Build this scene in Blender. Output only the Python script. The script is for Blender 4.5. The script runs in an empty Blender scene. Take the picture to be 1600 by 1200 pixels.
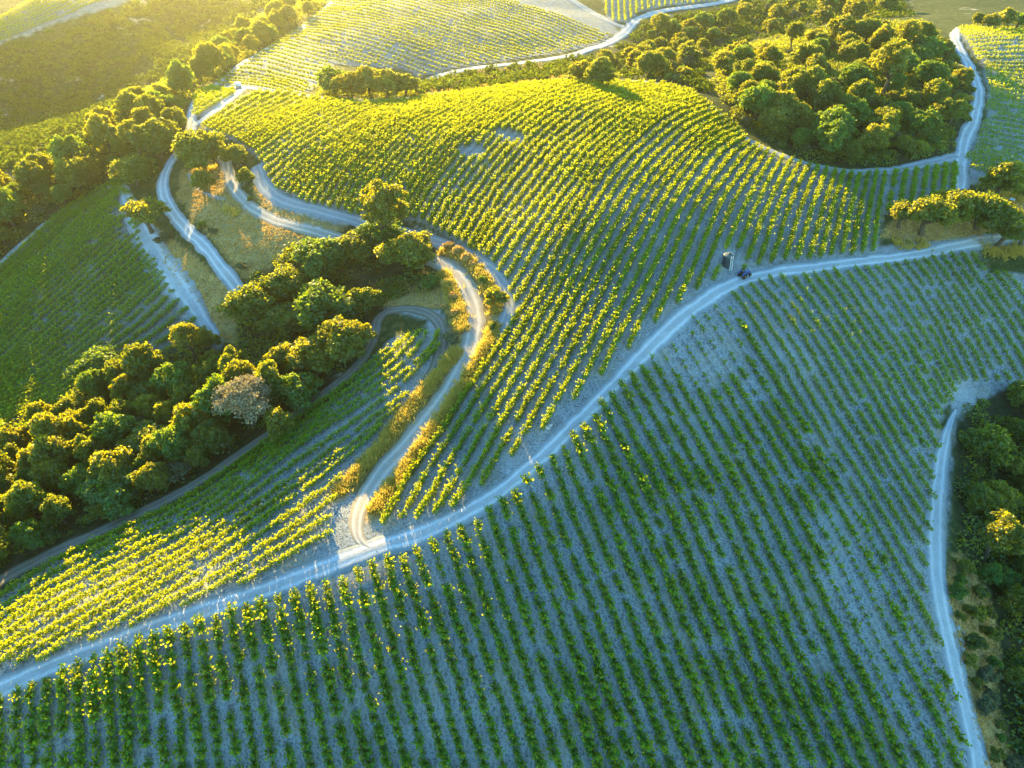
import bpy, math, random, time
import numpy as np
random.seed(7); RNG = np.random.default_rng(11)
T0 = time.time()

# ------------------------------------------------------------------ camera model
F = 1081.0; PITCH = math.radians(40.0); SP, CP = math.sin(PITCH), math.cos(PITCH)
CAMZ = 110.0
def ray(px, py):
    u = (np.asarray(px, float) - 800) / F; v = (np.asarray(py, float) - 600) / F
    return u, CP - v * SP, -(SP + v * CP)          # direction with unit depth
def project(x, y, z):
    dz = np.asarray(z, float) - CAMZ
    d = np.maximum(y * CP - dz * SP, 1.0)
    return 800 + F * x / d, 600 + F * (-dz * CP - y * SP) / d, d

# ------------------------------------------------------------------ terrain
# surveyed spots: (picture x, picture y, metres below the viewpoint)
SPOTS = [
 (800,1200,97.2),(400,1200,97.0),(1200,1200,99.5),(800,1000,91.5),(800,850,87.2),(850,712,82.6),(740,795,85.8),(640,842,87.6),(720,870,88.4),(880,775,85.6),(1060,610,82.6),(700,900,89.3),(560,860,88.5),(300,960,90),
 (0,1080,93.4),(0,1200,97.5),(1000,560,79.2),(1150,440,79),(1300,412,80.6),(1500,383,83),
 (1000,800,86.6),(1200,700,87.6),(1200,900,92.4),(1460,900,96.4),(1530,1200,101),(1480,680,94),(1600,560,95),(1400,520,86.2),
 (1000,1000,92.2),(1250,550,83.2),(1250,1050,97.2),(1350,1150,99.8),(1420,1260,103),(1300,800,91.4),(1200,620,85.2),(1100,620,83.0),(1350,640,89.0),
 (0,950,97.3),(300,850,92.8),(500,700,90),(620,560,84.5),(680,500,82),(400,800,91.4),(150,900,95),
 (740,480,80.5),(650,680,86.5),(800,650,82.5),(900,500,77.8),(900,350,71.8),(900,250,69),(900,180,67.5),(900,138,69.5),
 (700,760,87.3),(600,790,88.2),(750,300,75),(700,200,70.5),(650,165,72),(1050,250,71.5),(1150,330,75),(1100,180,71.5),(1020,140,71.5),
 (800,105,85),(650,125,87),(700,50,81.5),(700,2,79),(950,45,86),(520,2,80),(600,60,80),(480,80,79.5),
 (320,160,76.5),(300,230,78),(400,150,76.5),(450,230,74.5),(350,270,80),(255,290,82),(370,440,86.6),(500,365,80.5),(300,400,83.6),(430,340,80.5),
 (560,420,84.5),(330,520,93),(150,450,94.2),(30,620,103),(0,540,100.5),(60,480,97),(150,310,89),(0,420,95.5),(220,300,84),(250,420,88.8),
 (100,750,99.5),(350,680,94.5),(0,870,99),(480,520,89.5),(560,480,86.5),(220,600,96.8),(0,700,102),
 (200,220,84),(0,330,90.5),(100,270,88),(380,95,80),(450,20,82),
 (200,150,109),(100,150,111),(0,200,112),(100,60,93.5),(40,30,86.5),(300,50,101),(300,2,91),(150,2,84),
 (1300,262,76),(1300,60,74),(1300,150,69.5),(1180,200,74),(1150,110,74),(1450,280,75.5),(1550,280,80),(1560,200,76.5),(1560,60,68.5),
 (1490,130,72),(1550,30,72),(1560,750,101),(1580,1000,105),(1590,1180,107),(1550,350,81.5),(1600,440,88),
 (1080,80,92),(1200,20,88),(1400,2,80),(930,115,82),(1040,10,86),(1580,5,77),
]
def spot_xyz(s):
    px, py, drop = s; u, fy, fz = ray(px, py); d = drop / -fz
    return (u * d, fy * d, CAMZ - drop)
CTRL = [spot_xyz(s) for s in SPOTS]
A = CAMZ
CTRL += [(-420,200,A-112),(-400,60,A-125),(-300,-60,A-135),(-420,620,A-80),(-150,620,A-70),(0,620,A-74),(300,620,A-72),(480,420,A-84),
         (420,240,A-104),(330,120,A-118),(260,20,A-125),(230,-80,A-140),(0,-40,A-128),(0,-150,A-160),(-180,0,A-114),(-200,-150,A-150),
         (0,1100,A-60),(-900,1000,A-70),(900,1000,A-70),(-900,200,A-110),(900,200,A-110),(0,-500,A-190),(700,-300,A-180),(-700,-300,A-170),
         (0,2600,A-60),(2600,2600,A-60),(-2600,2600,A-60),(2600,0,A-100),(-2600,0,A-100)]
CTRL = np.array(CTRL)
CC = 11.0
def _phi(dx, dy): return np.sqrt(dx*dx + dy*dy + CC*CC)
def fit():
    P = CTRL; n = len(P)
    K = _phi(P[:,0][:,None]-P[:,0][None], P[:,1][:,None]-P[:,1][None])
    K -= np.eye(n) * 0.35                       # a little smoothing
    Q = np.c_[np.ones(n), P[:,0]/300, P[:,1]/300]
    M = np.zeros((n+3, n+3)); M[:n,:n] = K; M[:n,n:] = Q; M[n:,:n] = Q.T
    return np.linalg.solve(M, np.r_[P[:,2], 0, 0, 0])
WTS = fit()
def base_z(x, y):
    x = np.asarray(x, float); y = np.asarray(y, float); sh = x.shape; x = x.ravel(); y = y.ravel()
    out = np.empty(len(x)); n = len(CTRL)
    for a in range(0, len(x), 40000):
        xs, ys = x[a:a+40000], y[a:a+40000]
        K = _phi(xs[:,None]-CTRL[:,0][None], ys[:,None]-CTRL[:,1][None])
        out[a:a+40000] = K @ WTS[:n] + WTS[n] + WTS[n+1]*xs/300 + WTS[n+2]*ys/300
    return out.reshape(sh)
_perm = np.random.default_rng(3).random((256, 256))
def vnoise(x, y, s):
    x = np.asarray(x)/s; y = np.asarray(y)/s
    xi = np.floor(x).astype(int); yi = np.floor(y).astype(int); fx = x-xi; fy = y-yi
    fx = fx*fx*(3-2*fx); fy = fy*fy*(3-2*fy)
    g = lambda i, j: _perm[(xi+i) & 255, (yi+j) & 255]
    return (g(0,0)*(1-fx)+g(1,0)*fx)*(1-fy)+(g(0,1)*(1-fx)+g(1,1)*fx)*fy - .5
def ground(x, y):
    return base_z(x, y) + 0.9*vnoise(x, y, 17.0)*np.clip((np.abs(y)+60)/260, .25, 1.2) + 0.22*vnoise(x+31, y-77, 5.3)

# cached height field for fast picking
def pick(px, py):
    """where a line of sight through a picture point first meets the ground"""
    px = np.atleast_1d(np.asarray(px, float)); py = np.atleast_1d(np.asarray(py, float))
    u, fy, fz = ray(px, py)
    lo = np.full(px.shape, np.nan); prev = np.full(px.shape, 50.0)
    for d in np.concatenate([np.arange(55, 260, 4.0), np.arange(260, 900, 8.0)]):
        todo = np.isnan(lo)
        if not todo.any(): break
        h = base_z(u[todo]*d, fy[todo]*d) - (CAMZ + fz[todo]*d)
        idx = np.where(todo)[0]
        lo[idx[h > 0]] = prev[idx[h > 0]]
        prev[idx] = d
    bad = np.isnan(lo); lo[bad] = 600
    hi = lo + np.where(lo < 258, 4.0, 8.0)
    for _ in range(16):
        m = (lo+hi)/2; h = base_z(u*m, fy*m) - (CAMZ + fz*m)
        lo = np.where(h > 0, lo, m); hi = np.where(h > 0, m, hi)
    d = (lo+hi)/2
    return u*d, fy*d, d, bad

# ------------------------------------------------------------------ scene, helpers
SC = bpy.context.scene
COL = bpy.data.collections.new("vineyard"); SC.collection.children.link(COL)
def link(o): COL.objects.link(o); return o
def tag(o, label=None, cat=None, group=None, kind=None):
    for k, v in (('label', label), ('category', cat), ('group', group), ('kind', kind)):
        if v: o[k] = v
    return o
def empty(name, loc, rz=0.0, label=None, cat=None, group=None):
    o = bpy.data.objects.new(name, None); o.location = loc; o.rotation_euler = (0, 0, rz)
    o.empty_display_size = .5
    return tag(link(o), label, cat, group)
def np_mesh(name, V, Q, mat=None, smooth=False, mats=None, mat_idx=None):
    """mesh from vertex array and quad (or triangle) array"""
    V = np.ascontiguousarray(V, np.float32); Q = np.ascontiguousarray(Q, np.int32); k = Q.shape[1]
    me = bpy.data.meshes.new(name)
    me.vertices.add(len(V)); me.vertices.foreach_set('co', V.ravel())
    me.loops.add(Q.size); me.loops.foreach_set('vertex_index', Q.ravel())
    me.polygons.add(len(Q)); me.polygons.foreach_set('loop_start', np.arange(0, Q.size, k, dtype=np.int32))
    for m in (mats or ([mat] if mat else [])): me.materials.append(m)
    if mat_idx is not None: me.polygons.foreach_set('material_index', np.ascontiguousarray(mat_idx, np.int32))
    me.polygons.foreach_set('use_smooth', np.full(len(Q), smooth))
    me.update(calc_edges=True); me.validate()
    return me
def obj(name, me, parent=None, loc=None):
    o = bpy.data.objects.new(name, me); link(o)
    if parent: o.parent = parent
    if loc is not None: o.location = loc
    return o
class MB:
    """collects vertices and faces (any size) for one mesh"""
    def __init__(s): s.v = []; s.f = []; s.m = []
    def add(s, vs, fs, m=0):
        b = len(s.v); s.v += [tuple(v) for v in vs]; s.f += [tuple(i+b for i in f) for f in fs]; s.m += [m]*len(fs)
    def tube(s, pts, rad, n=7, caps=True, m=0):
        pts = [np.array(p, float) for p in pts]; rad = rad if hasattr(rad, '__len__') else [rad]*len(pts)
        vs = []; fs = []
        for i, p in enumerate(pts):
            t = pts[min(i+1, len(pts)-1)] - pts[max(i-1, 0)]; t /= np.linalg.norm(t)+1e-9
            a = np.cross(t, (0, 0, 1)) if abs(t[2]) < .95 else np.cross(t, (1, 0, 0)); a /= np.linalg.norm(a); b = np.cross(t, a)
            for k in range(n):
                w = 2*math.pi*k/n; vs.append(p + rad[i]*(a*math.cos(w)+b*math.sin(w)))
        for i in range(len(pts)-1):
            for k in range(n): fs.append((i*n+k, i*n+(k+1) % n, (i+1)*n+(k+1) % n, (i+1)*n+k))
        if caps: fs.append(tuple(range(n))[::-1]); fs.append(tuple(range((len(pts)-1)*n, len(pts)*n)))
        s.add(vs, fs, m)
    def lathe(s, prof, n=24, axis='z', c=(0, 0, 0), m=0):
        vs = []; fs = []
        for r, h in prof:
            for k in range(n):
                w = 2*math.pi*k/n; p = (r*math.cos(w), r*math.sin(w), h)
                if axis == 'y': p = (p[0], h, p[1])
                if axis == 'x': p = (h, p[0], p[1])
                vs.append((p[0]+c[0], p[1]+c[1], p[2]+c[2]))
        for i in range(len(prof)-1):
            for k in range(n): fs.append((i*n+k, i*n+(k+1) % n, (i+1)*n+(k+1) % n, (i+1)*n+k))
        fs.append(tuple(range(n))[::-1]); fs.append(tuple(range((len(prof)-1)*n, len(prof)*n)))
        s.add(vs, fs, m)
    def box(s, c, d, bev=.0, m=0, taper=1.0):
        x, y, z = d[0]/2, d[1]/2, d[2]/2; b = min(bev, x*.9, y*.9, z*.9)
        if b <= 0:
            vs = [(sx*x*(taper if sz > 0 else 1), sy*y*(taper if sz > 0 else 1), sz*z) for sz in (-1, 1) for sy in (-1, 1) for sx in (-1, 1)]
            fs = [(0, 2, 3, 1), (4, 5, 7, 6), (0, 1, 5, 4), (2, 6, 7, 3), (0, 4, 6, 2), (1, 3, 7, 5)]
        else:
            ring = lambda ax, ay: [(ax-b, -ay), (ax, -ay+b), (ax, ay-b), (ax-b, ay), (-ax+b, ay), (-ax, ay-b), (-ax, -ay+b), (-ax+b, -ay)]
            vs = []; t = taper
            for (k, h) in ((1, -z), (0, -z+b), (0, z-b), (1, z)):
                q = t if h > 0 else 1
                vs += [(p[0]*q, p[1]*q, h) for p in ring(x-k*b*.6, y-k*b*.6)]
            fs = [(i*8+j, i*8+(j+1) % 8, (i+1)*8+(j+1) % 8, (i+1)*8+j) for i in range(3) for j in range(8)]
            fs += [tuple(range(8))[::-1], tuple(range(24, 32))]
        s.add([(v[0]+c[0], v[1]+c[1], v[2]+c[2]) for v in vs], fs, m)
    def mesh(s, name, *mats, smooth=False):
        me = bpy.data.meshes.new(name); me.from_pydata(s.v, [], s.f)
        for m in mats: me.materials.append(m)
        for p, k in zip(me.polygons, s.m): p.material_index = k; p.use_smooth = smooth
        me.update(); return me
def rotz(a): c, s = math.cos(a), math.sin(a); return np.array([[c, -s, 0], [s, c, 0], [0, 0, 1]])
def inside(px, py, poly):
    px = np.asarray(px, float); py = np.asarray(py, float); r = np.zeros(px.shape, bool); n = len(poly)
    for i in range(n):
        x1, y1 = poly[i]; x2, y2 = poly[(i+1) % n]
        if y1 == y2: continue
        c = ((y1 > py) != (y2 > py)) & (px < (x2-x1)*(py-y1)/(y2-y1)+x1); r ^= c
    return r
def ordinal(n): return "%d%s" % (n, 'th' if 10 <= n % 100 <= 20 else {1: 'st', 2: 'nd', 3: 'rd'}.get(n % 10, 'th'))
def resample(P, n):
    P = np.asarray(P, float); d = np.r_[0, np.cumsum(np.linalg.norm(np.diff(P[:, :2], axis=0), axis=1))]
    t = np.linspace(0, d[-1], n); return np.stack([np.interp(t, d, P[:, k]) for k in range(P.shape[1])], 1)
def smooth_line(P, n=200, it=3):
    P = np.asarray(P, float)
    for _ in range(it):                                   # Chaikin corner cutting
        q = np.empty((2*len(P)-2+2, P.shape[1])); q[0] = P[0]; q[-1] = P[-1]
        q[1:-1:2] = P[:-1]*.75+P[1:]*.25; q[2:-1:2] = P[:-1]*.25+P[1:]*.75; P = q
    return resample(P, n)
def ground_line(px_pts, n=200):
    P = np.array(px_pts, float); x, y, d, b = pick(P[:, 0], P[:, 1])
    return smooth_line(np.stack([x, y], 1), n)

# ------------------------------------------------------------------ materials
def new_mat(name):
    m = bpy.data.materials.new(name); m.use_nodes = True; nt = m.node_tree; nt.nodes.clear()
    return m, nt, nt.nodes.new('ShaderNodeOutputMaterial')
def N(nt, t, **kw):
    n = nt.nodes.new(t)
    for k, v in kw.items(): setattr(n, k, v)
    return n
def noise(nt, scale, detail=4, rough=.55, vec=None, dim='3D'):
    n = N(nt, 'ShaderNodeTexNoise'); n.inputs['Scale'].default_value = scale; n.inputs['Detail'].default_value = detail; n.inputs['Roughness'].default_value = rough
    if vec is None: vec = N(nt, 'ShaderNodeNewGeometry').outputs['Position']
    nt.links.new(vec, n.inputs['Vector']); return n.outputs['Fac']
def ramp(nt, fac, stops, interp='LINEAR'):
    r = N(nt, 'ShaderNodeValToRGB'); r.color_ramp.interpolation = interp; e = r.color_ramp.elements
    while len(e) < len(stops): e.new(.5)
    for k, (p, c) in enumerate(stops): e[k].position = p; e[k].color = (*c, 1) if len(c) == 3 else c
    nt.links.new(fac, r.inputs['Fac']); return r.outputs['Color']
def mix(nt, fac, a, b, blend='MIX'):
    m = N(nt, 'ShaderNodeMix', data_type='RGBA', blend_type=blend)
    for s, v in ((m.inputs[0], fac), (m.inputs[6], a), (m.inputs[7], b)):
        if hasattr(v, 'is_linked') or isinstance(v, bpy.types.NodeSocket): nt.links.new(v, s)
        elif isinstance(v, (int, float)): s.default_value = v
        else: s.default_value = (*v, 1)
    return m.outputs[2]
def math_(nt, op, a, b=None):
    m = N(nt, 'ShaderNodeMath', operation=op)
    for s, v in ((m.inputs[0], a), (m.inputs[1], b)):
        if v is None: continue
        if isinstance(v, bpy.types.NodeSocket): nt.links.new(v, s)
        else: s.default_value = v
    return m.outputs[0]
def bump(nt, h, strength, dist):
    b = N(nt, 'ShaderNodeBump'); b.inputs['Strength'].default_value = strength; b.inputs['Distance'].default_value = dist
    nt.links.new(h, b.inputs['Height']); return b.outputs['Normal']
def finish(nt, out, col, rough=.9, normal=None, spec=.2):
    p = N(nt, 'ShaderNodeBsdfPrincipled'); p.inputs['Roughness'].default_value = rough; p.inputs['Specular IOR Level'].default_value = spec
    if isinstance(col, bpy.types.NodeSocket): nt.links.new(col, p.inputs['Base Color'])
    else: p.inputs['Base Color'].default_value = (*col, 1)
    if normal is not None: nt.links.new(normal, p.inputs['Normal'])
    nt.links.new(p.outputs[0], out.inputs['Surface']); return p
def leaf_mat(name, dark, light, through, mixw=.5, scale=.35, gloss=.0, hue=.0):
    m, nt, out = new_mat(name)
    geo = N(nt, 'ShaderNodeNewGeometry'); oi = N(nt, 'ShaderNodeObjectInfo')
    f = math_(nt, 'ADD', math_(nt, 'MULTIPLY', geo.outputs['Random Per Island'], .55), math_(nt, 'MULTIPLY', noise(nt, scale, 3), .6))
    f = math_(nt, 'ADD', f, math_(nt, 'MULTIPLY', math_(nt, 'SUBTRACT', oi.outputs['Random'], .5), .35))
    col = ramp(nt, f, [(.2, dark), (.85, light)])
    tcol = mix(nt, f, tuple(c*.75 for c in through), tuple(min(1, c*1.1) for c in through))
    d = N(nt, 'ShaderNodeBsdfDiffuse'); t = N(nt, 'ShaderNodeBsdfTranslucent'); s = N(nt, 'ShaderNodeMixShader'); s.inputs[0].default_value = mixw
    nt.links.new(col, d.inputs['Color']); nt.links.new(tcol, t.inputs['Color'])
    nt.links.new(d.outputs[0], s.inputs[1]); nt.links.new(t.outputs[0], s.inputs[2]); res = s.outputs[0]
    if gloss:
        g = N(nt, 'ShaderNodeBsdfGlossy'); g.inputs['Roughness'].default_value = .45; g.inputs['Color'].default_value = (.9, .9, .9, 1)
        s2 = N(nt, 'ShaderNodeMixShader'); s2.inputs[0].default_value = gloss
        nt.links.new(res, s2.inputs[1]); nt.links.new(g.outputs[0], s2.inputs[2]); res = s2.outputs[0]
    nt.links.new(res, out.inputs['Surface']); return m
def plain(name, col, rough=.5, spec=.4, metal=0, var=.12, scale=6):
    m, nt, out = new_mat(name)
    c = mix(nt, noise(nt, scale, 4, vec=N(nt, 'ShaderNodeTexCoord').outputs['Object']), tuple(v*(1-var) for v in col), tuple(min(1, v*(1+var)) for v in col))
    p = finish(nt, out, c, rough, spec=spec); p.inputs['Metallic'].default_value = metal; return m

M_VINE = leaf_mat('vine_leaf', (.008, .115, .010), (.030, .250, .018), (.66, .65, .006), .50, .5, .02)
M_OAK = leaf_mat('oak_leaf', (.022, .064, .009), (.062, .135, .016), (.54, .53, .008), .48, .3, .03)
M_OAK2 = leaf_mat('olive_oak_leaf', (.034, .074, .010), (.100, .155, .020), (.66, .58, .008), .50, .3, .03)
M_OAK3 = leaf_mat('green_oak_leaf', (.014, .075, .012), (.040, .150, .022), (.44, .56, .008), .42, .3, .03)
M_GREY = leaf_mat('grey_bush_leaf', (.075, .105, .060), (.150, .175, .095), (.34, .30, .06), .34, .3)
M_PALE = leaf_mat('bare_twig_leaf', (.20, .175, .11), (.38, .33, .21), (.46, .36, .13), .34, .3)
M_SCRUB = leaf_mat('scrub_leaf', (.020, .052, .009), (.060, .115, .020), (.30, .36, .01), .26, .3)
M_GOLD = leaf_mat('dry_grass_blade', (.40, .30, .07), (.60, .47, .14), (.85, .64, .09), .50, .8)
M_STRAW = leaf_mat('pale_dry_grass_blade', (.42, .27, .09), (.64, .44, .15), (.70, .44, .09), .40, .5)
M_BARK = plain('bark', (.10, .075, .050), .95, .1, var=.4)
M_VWOOD = plain('vine_wood', (.075, .055, .04), .95, .1, var=.4)

def ground_material():
    m, nt, out = new_mat('hill_ground')
    at = N(nt, 'ShaderNodeAttribute', attribute_name='cover'); sep = N(nt, 'ShaderNodeSeparateColor'); nt.links.new(at.outputs['Color'], sep.inputs[0])
    n1, n2, n3 = noise(nt, .09, 5), noise(nt, .55, 6, .65), noise(nt, 3.2, 6, .7)
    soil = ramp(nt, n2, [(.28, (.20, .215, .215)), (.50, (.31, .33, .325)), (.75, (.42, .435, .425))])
    soil = mix(nt, ramp(nt, n3, [(.38, (1, 1, 1)), (.53, (0, 0, 0))]), soil, (.085, .090, .088))
    soil = mix(nt, ramp(nt, noise(nt, .16, 5, .6), [(.50, (0, 0, 0)), (.70, (.75, .75, .75))]), soil, (.30, .265, .175))
    soil = mix(nt, ramp(nt, noise(nt, .045, 3, .5), [(.60, (0, 0, 0)), (.72, (.5, .5, .5))]), soil, (.50, .49, .47))
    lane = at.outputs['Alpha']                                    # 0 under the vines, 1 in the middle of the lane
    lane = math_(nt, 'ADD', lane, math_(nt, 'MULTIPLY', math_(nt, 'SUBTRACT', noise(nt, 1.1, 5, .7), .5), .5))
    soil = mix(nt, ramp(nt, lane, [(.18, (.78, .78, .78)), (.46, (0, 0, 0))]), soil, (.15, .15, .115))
    soil = mix(nt, ramp(nt, math_(nt, 'ABSOLUTE', math_(nt, 'SUBTRACT', lane, .72)), [(.04, (.35, .35, .35)), (.14, (0, 0, 0))]), soil, (.46, .46, .44))
    # stony specks
    vo = N(nt, 'ShaderNodeTexVoronoi'); vo.inputs['Scale'].default_value = 1.6; nt.links.new(N(nt, 'ShaderNodeNewGeometry').outputs['Position'], vo.inputs['Vector'])
    soil = mix(nt, ramp(nt, vo.outputs['Distance'], [(.10, (.8, .8, .8)), (.19, (0, 0, 0))]), soil, (.46, .45, .43))
    grass = ramp(nt, n2, [(.30, (.32, .20, .07)), (.55, (.62, .38, .115)), (.78, (.70, .48, .18))])
    grass = mix(nt, ramp(nt, n3, [(.40, (.75, .75, .75)), (.55, (0, 0, 0))]), grass, (.12, .085, .04))
    grass = mix(nt, ramp(nt, n1, [(.45, (0, 0, 0)), (.62, (.5, .5, .5))]), grass, (.20, .18, .075))
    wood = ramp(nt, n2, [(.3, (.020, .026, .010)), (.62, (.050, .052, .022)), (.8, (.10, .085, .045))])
    scrub = ramp(nt, n2, [(.30, (.022, .036, .009)), (.52, (.055, .068, .018)), (.72, (.14, .13, .045))])
    scrub = mix(nt, ramp(nt, noise(nt, .05, 6, .65), [(.60, (0, 0, 0)), (.68, (1, 1, 1))]), scrub, (.36, .32, .25))
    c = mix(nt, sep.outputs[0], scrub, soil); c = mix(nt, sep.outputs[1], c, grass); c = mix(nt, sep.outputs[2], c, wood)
    finish(nt, out, c, .95, bump(nt, math_(nt, 'ADD', n3, math_(nt, 'MULTIPLY', n2, 2.0)), .8, .12), .08)
    return m
def road_material(name, a, b, track, shoulder=(.25, .275, .275)):
    m, nt, out = new_mat(name)
    at = N(nt, 'ShaderNodeAttribute', attribute_name='across'); sep = N(nt, 'ShaderNodeSeparateColor'); nt.links.new(at.outputs['Color'], sep.inputs[0])
    n2, n3 = noise(nt, .5, 6, .65), noise(nt, 4.0, 6, .7)
    c = ramp(nt, n2, [(.28, a), (.72, b)])
    # worn wheel tracks
    x = sep.outputs[0]
    w = math_(nt, 'ADD', x, math_(nt, 'MULTIPLY', math_(nt, 'SUBTRACT', noise(nt, .12, 3), .5), .22))
    d = math_(nt, 'ABSOLUTE', math_(nt, 'SUBTRACT', math_(nt, 'ABSOLUTE', math_(nt, 'SUBTRACT', w, .5)), .21))
    c = mix(nt, ramp(nt, d, [(.03, (1, 1, 1)), (.12, (0, 0, 0))]), c, track)
    c = mix(nt, ramp(nt, n3, [(.34, (.45, .45, .45)), (.50, (0, 0, 0))]), c, tuple(v*.6 for v in a))
    e = math_(nt, 'MULTIPLY', math_(nt, 'ABSOLUTE', math_(nt, 'SUBTRACT', x, .5)), 2.0)          # ragged shoulders run out into the soil
    e = math_(nt, 'ADD', e, math_(nt, 'MULTIPLY', math_(nt, 'SUBTRACT', noise(nt, .9, 5, .7), .5), .75))
    c = mix(nt, ramp(nt, e, [(.42, (0, 0, 0)), (.95, (1, 1, 1))]), c, shoulder)
    finish(nt, out, c, .95, bump(nt, math_(nt, 'ADD', n3, n2), .6, .06), .08); return m
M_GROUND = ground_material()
M_ROAD = road_material('pale_dirt_road', (.37, .37, .355), (.49, .485, .47), (.64, .635, .62))
M_TAN = road_material('tan_dirt_road', (.34, .295, .24), (.44, .385, .32), (.56, .50, .42), (.30, .25, .17))
M_TRACK = road_material('grey_dirt_track', (.26, .265, .265), (.37, .37, .365), (.42, .42, .41))

# ------------------------------------------------------------------ what grows where (outlines as seen from above the slope)
FORE = [(-90,1135),(0,1093),(190,1010),(400,945),(545,896),(640,864),(745,814),(800,770),(860,716),(920,656),(980,597),(1050,527),(1100,486),(1145,456),(1200,438),(1300,425),(1400,415),(1490,396),(1512,398),(1550,426),(1680,432),(1700,600),(1600,592),(1500,604),(1474,640),(1464,680),(1458,740),(1450,830),(1442,930),(1462,1000),(1486,1070),(1500,1150),(1510,1260),(1520,1330),(-140,1330)]
MID = [(597,818),(700,802),(740,770),(790,724),(860,662),(920,607),(960,572),(1010,517),(1060,474),(1095,449),(1120,436),(1165,421),(1215,409),(1290,403),(1370,393),(1378,335),(1497,320),(1497,258),(1440,265),(1380,274),(1330,275),(1262,261),(1200,241),(1162,222),(1163,213),(1140,189),(1100,161),(1075,145),(1045,135),(980,127),(900,127),(840,132),(740,146),(650,158),(560,163),(510,159),(480,153),(455,147),(390,145),(350,170),(310,198),(345,209),(372,220),(398,240),(416,262),(422,290),(450,305),(490,321),(560,336),(650,343),(700,369),(765,406),(792,440),(804,475),(775,540),(745,580),(700,648),(650,722),(613,785)]
LOWER = [(-90,985),(0,932),(80,882),(200,824),(290,781),(400,700),(500,628),(585,560),(610,530),(650,522),(688,524),(690,545),(668,582),(640,622),(604,668),(560,712),(525,765),(519,840),(480,862),(400,906),(300,946),(200,986),(100,1020),(0,1060),(-90,1095)]
LEFT = [(182,281),(200,298),(222,352),(215,380),(238,408),(265,448),(300,494),(335,520),(280,556),(180,596),(120,642),(60,656),(0,664),(-90,690),(-90,480),(0,417),(60,366),(110,324)]
WEDGE = [(304,150),(330,138),(372,142),(345,163),(318,183),(303,180)]
TOP = [(333,132),(350,119),(430,70),(510,12),(540,-12),(880,-12),(905,8),(960,36),(968,50),(930,70),(880,80),(820,90),(700,108),(655,122),(630,108),(520,100),(505,132),(470,146),(420,143),(380,134)]
RIGHT = [(1493,44),(1690,44),(1690,320),(1560,280),(1513,290),(1512,250),(1524,215),(1543,185),(1543,140),(1534,100),(1512,74)]
FARR = [(944,-14),(1140,-14),(1118,3),(1040,9),(1000,19),(978,36),(948,30)]
FARL = [(-60,92),(0,68),(100,32),(190,6),(215,-12),(60,-12),(20,16),(-60,44)]
KNOLL = [(1112,95),(1135,78),(1200,62),(1330,38),(1430,36),(1474,60),(1492,95),(1514,130),(1514,165),(1500,205),(1488,236),(1440,256),(1330,263),(1262,251),(1195,216),(1150,185),(1118,140)]
DARKWOOD = [(900,118),(950,85),(985,60),(1005,35),(1080,22),(1140,10),(1250,-5),(1400,-8),(1425,25),(1330,34),(1200,58),(1130,76),(1105,100),(1112,150),(1070,142),(1040,130),(960,122)]
RIDGE = [(-40,290),(60,262),(130,215),(200,160),(290,110),(350,60),(430,15),(470,-10),(512,-10),(500,14),(455,44),(400,84),(340,120),(302,150),(294,190),(280,232),(240,268),(190,285),(120,318),(60,360),(0,412),(-40,440)]
GULLY = [(-60,680),(30,658),(110,632),(150,585),(230,560),(290,540),(350,548),(420,570),(470,585),(560,592),(520,622),(440,690),(300,776),(190,826),(80,878),(0,925),(-60,960)]
EAST = [(1500,650),(1560,612),(1700,590),(1700,1330),(1600,1330),(1585,1180),(1560,1090),(1562,1000),(1545,920),(1510,870),(1493,800),(1492,700)]
COPSE = [(368,440),(420,425),(470,380),(560,350),(620,330),(680,385),(690,440),(660,455),(600,470),(575,560),(500,600),(430,590),(380,540)]
SCRUBHILL = [(-60,100),(0,78),(120,36),(230,0),(260,-14),(460,-14),(350,55),(280,105),(200,155),(130,205),(60,255),(-60,285)]
GRASSES = {
 'bank': [(282,265),(345,262),(362,305),(405,345),(500,378),(575,398),(580,440),(470,425),(385,442),(330,372),(278,310)],
 'ledge': [(392,285),(425,322),(500,345),(560,362),(650,385),(600,384),(500,358),(430,338),(402,315)],
 'slope': [(240,350),(290,392),(340,432),(372,462),(372,540),(345,528),(315,480),(262,425)],
 'hollow': [(575,440),(680,440),(700,420),(712,470),(690,484),(640,478),(585,478)],
 'roadside': [(1478,870),(1502,862),(1545,925),(1562,1000),(1558,1090),(1600,1210),(1538,1210),(1508,1080),(1482,975)],
 'yard': [(1375,372),(1450,378),(1500,370),(1560,395),(1640,385),(1640,320),(1540,298),(1500,320),(1395,345)],
}

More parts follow.
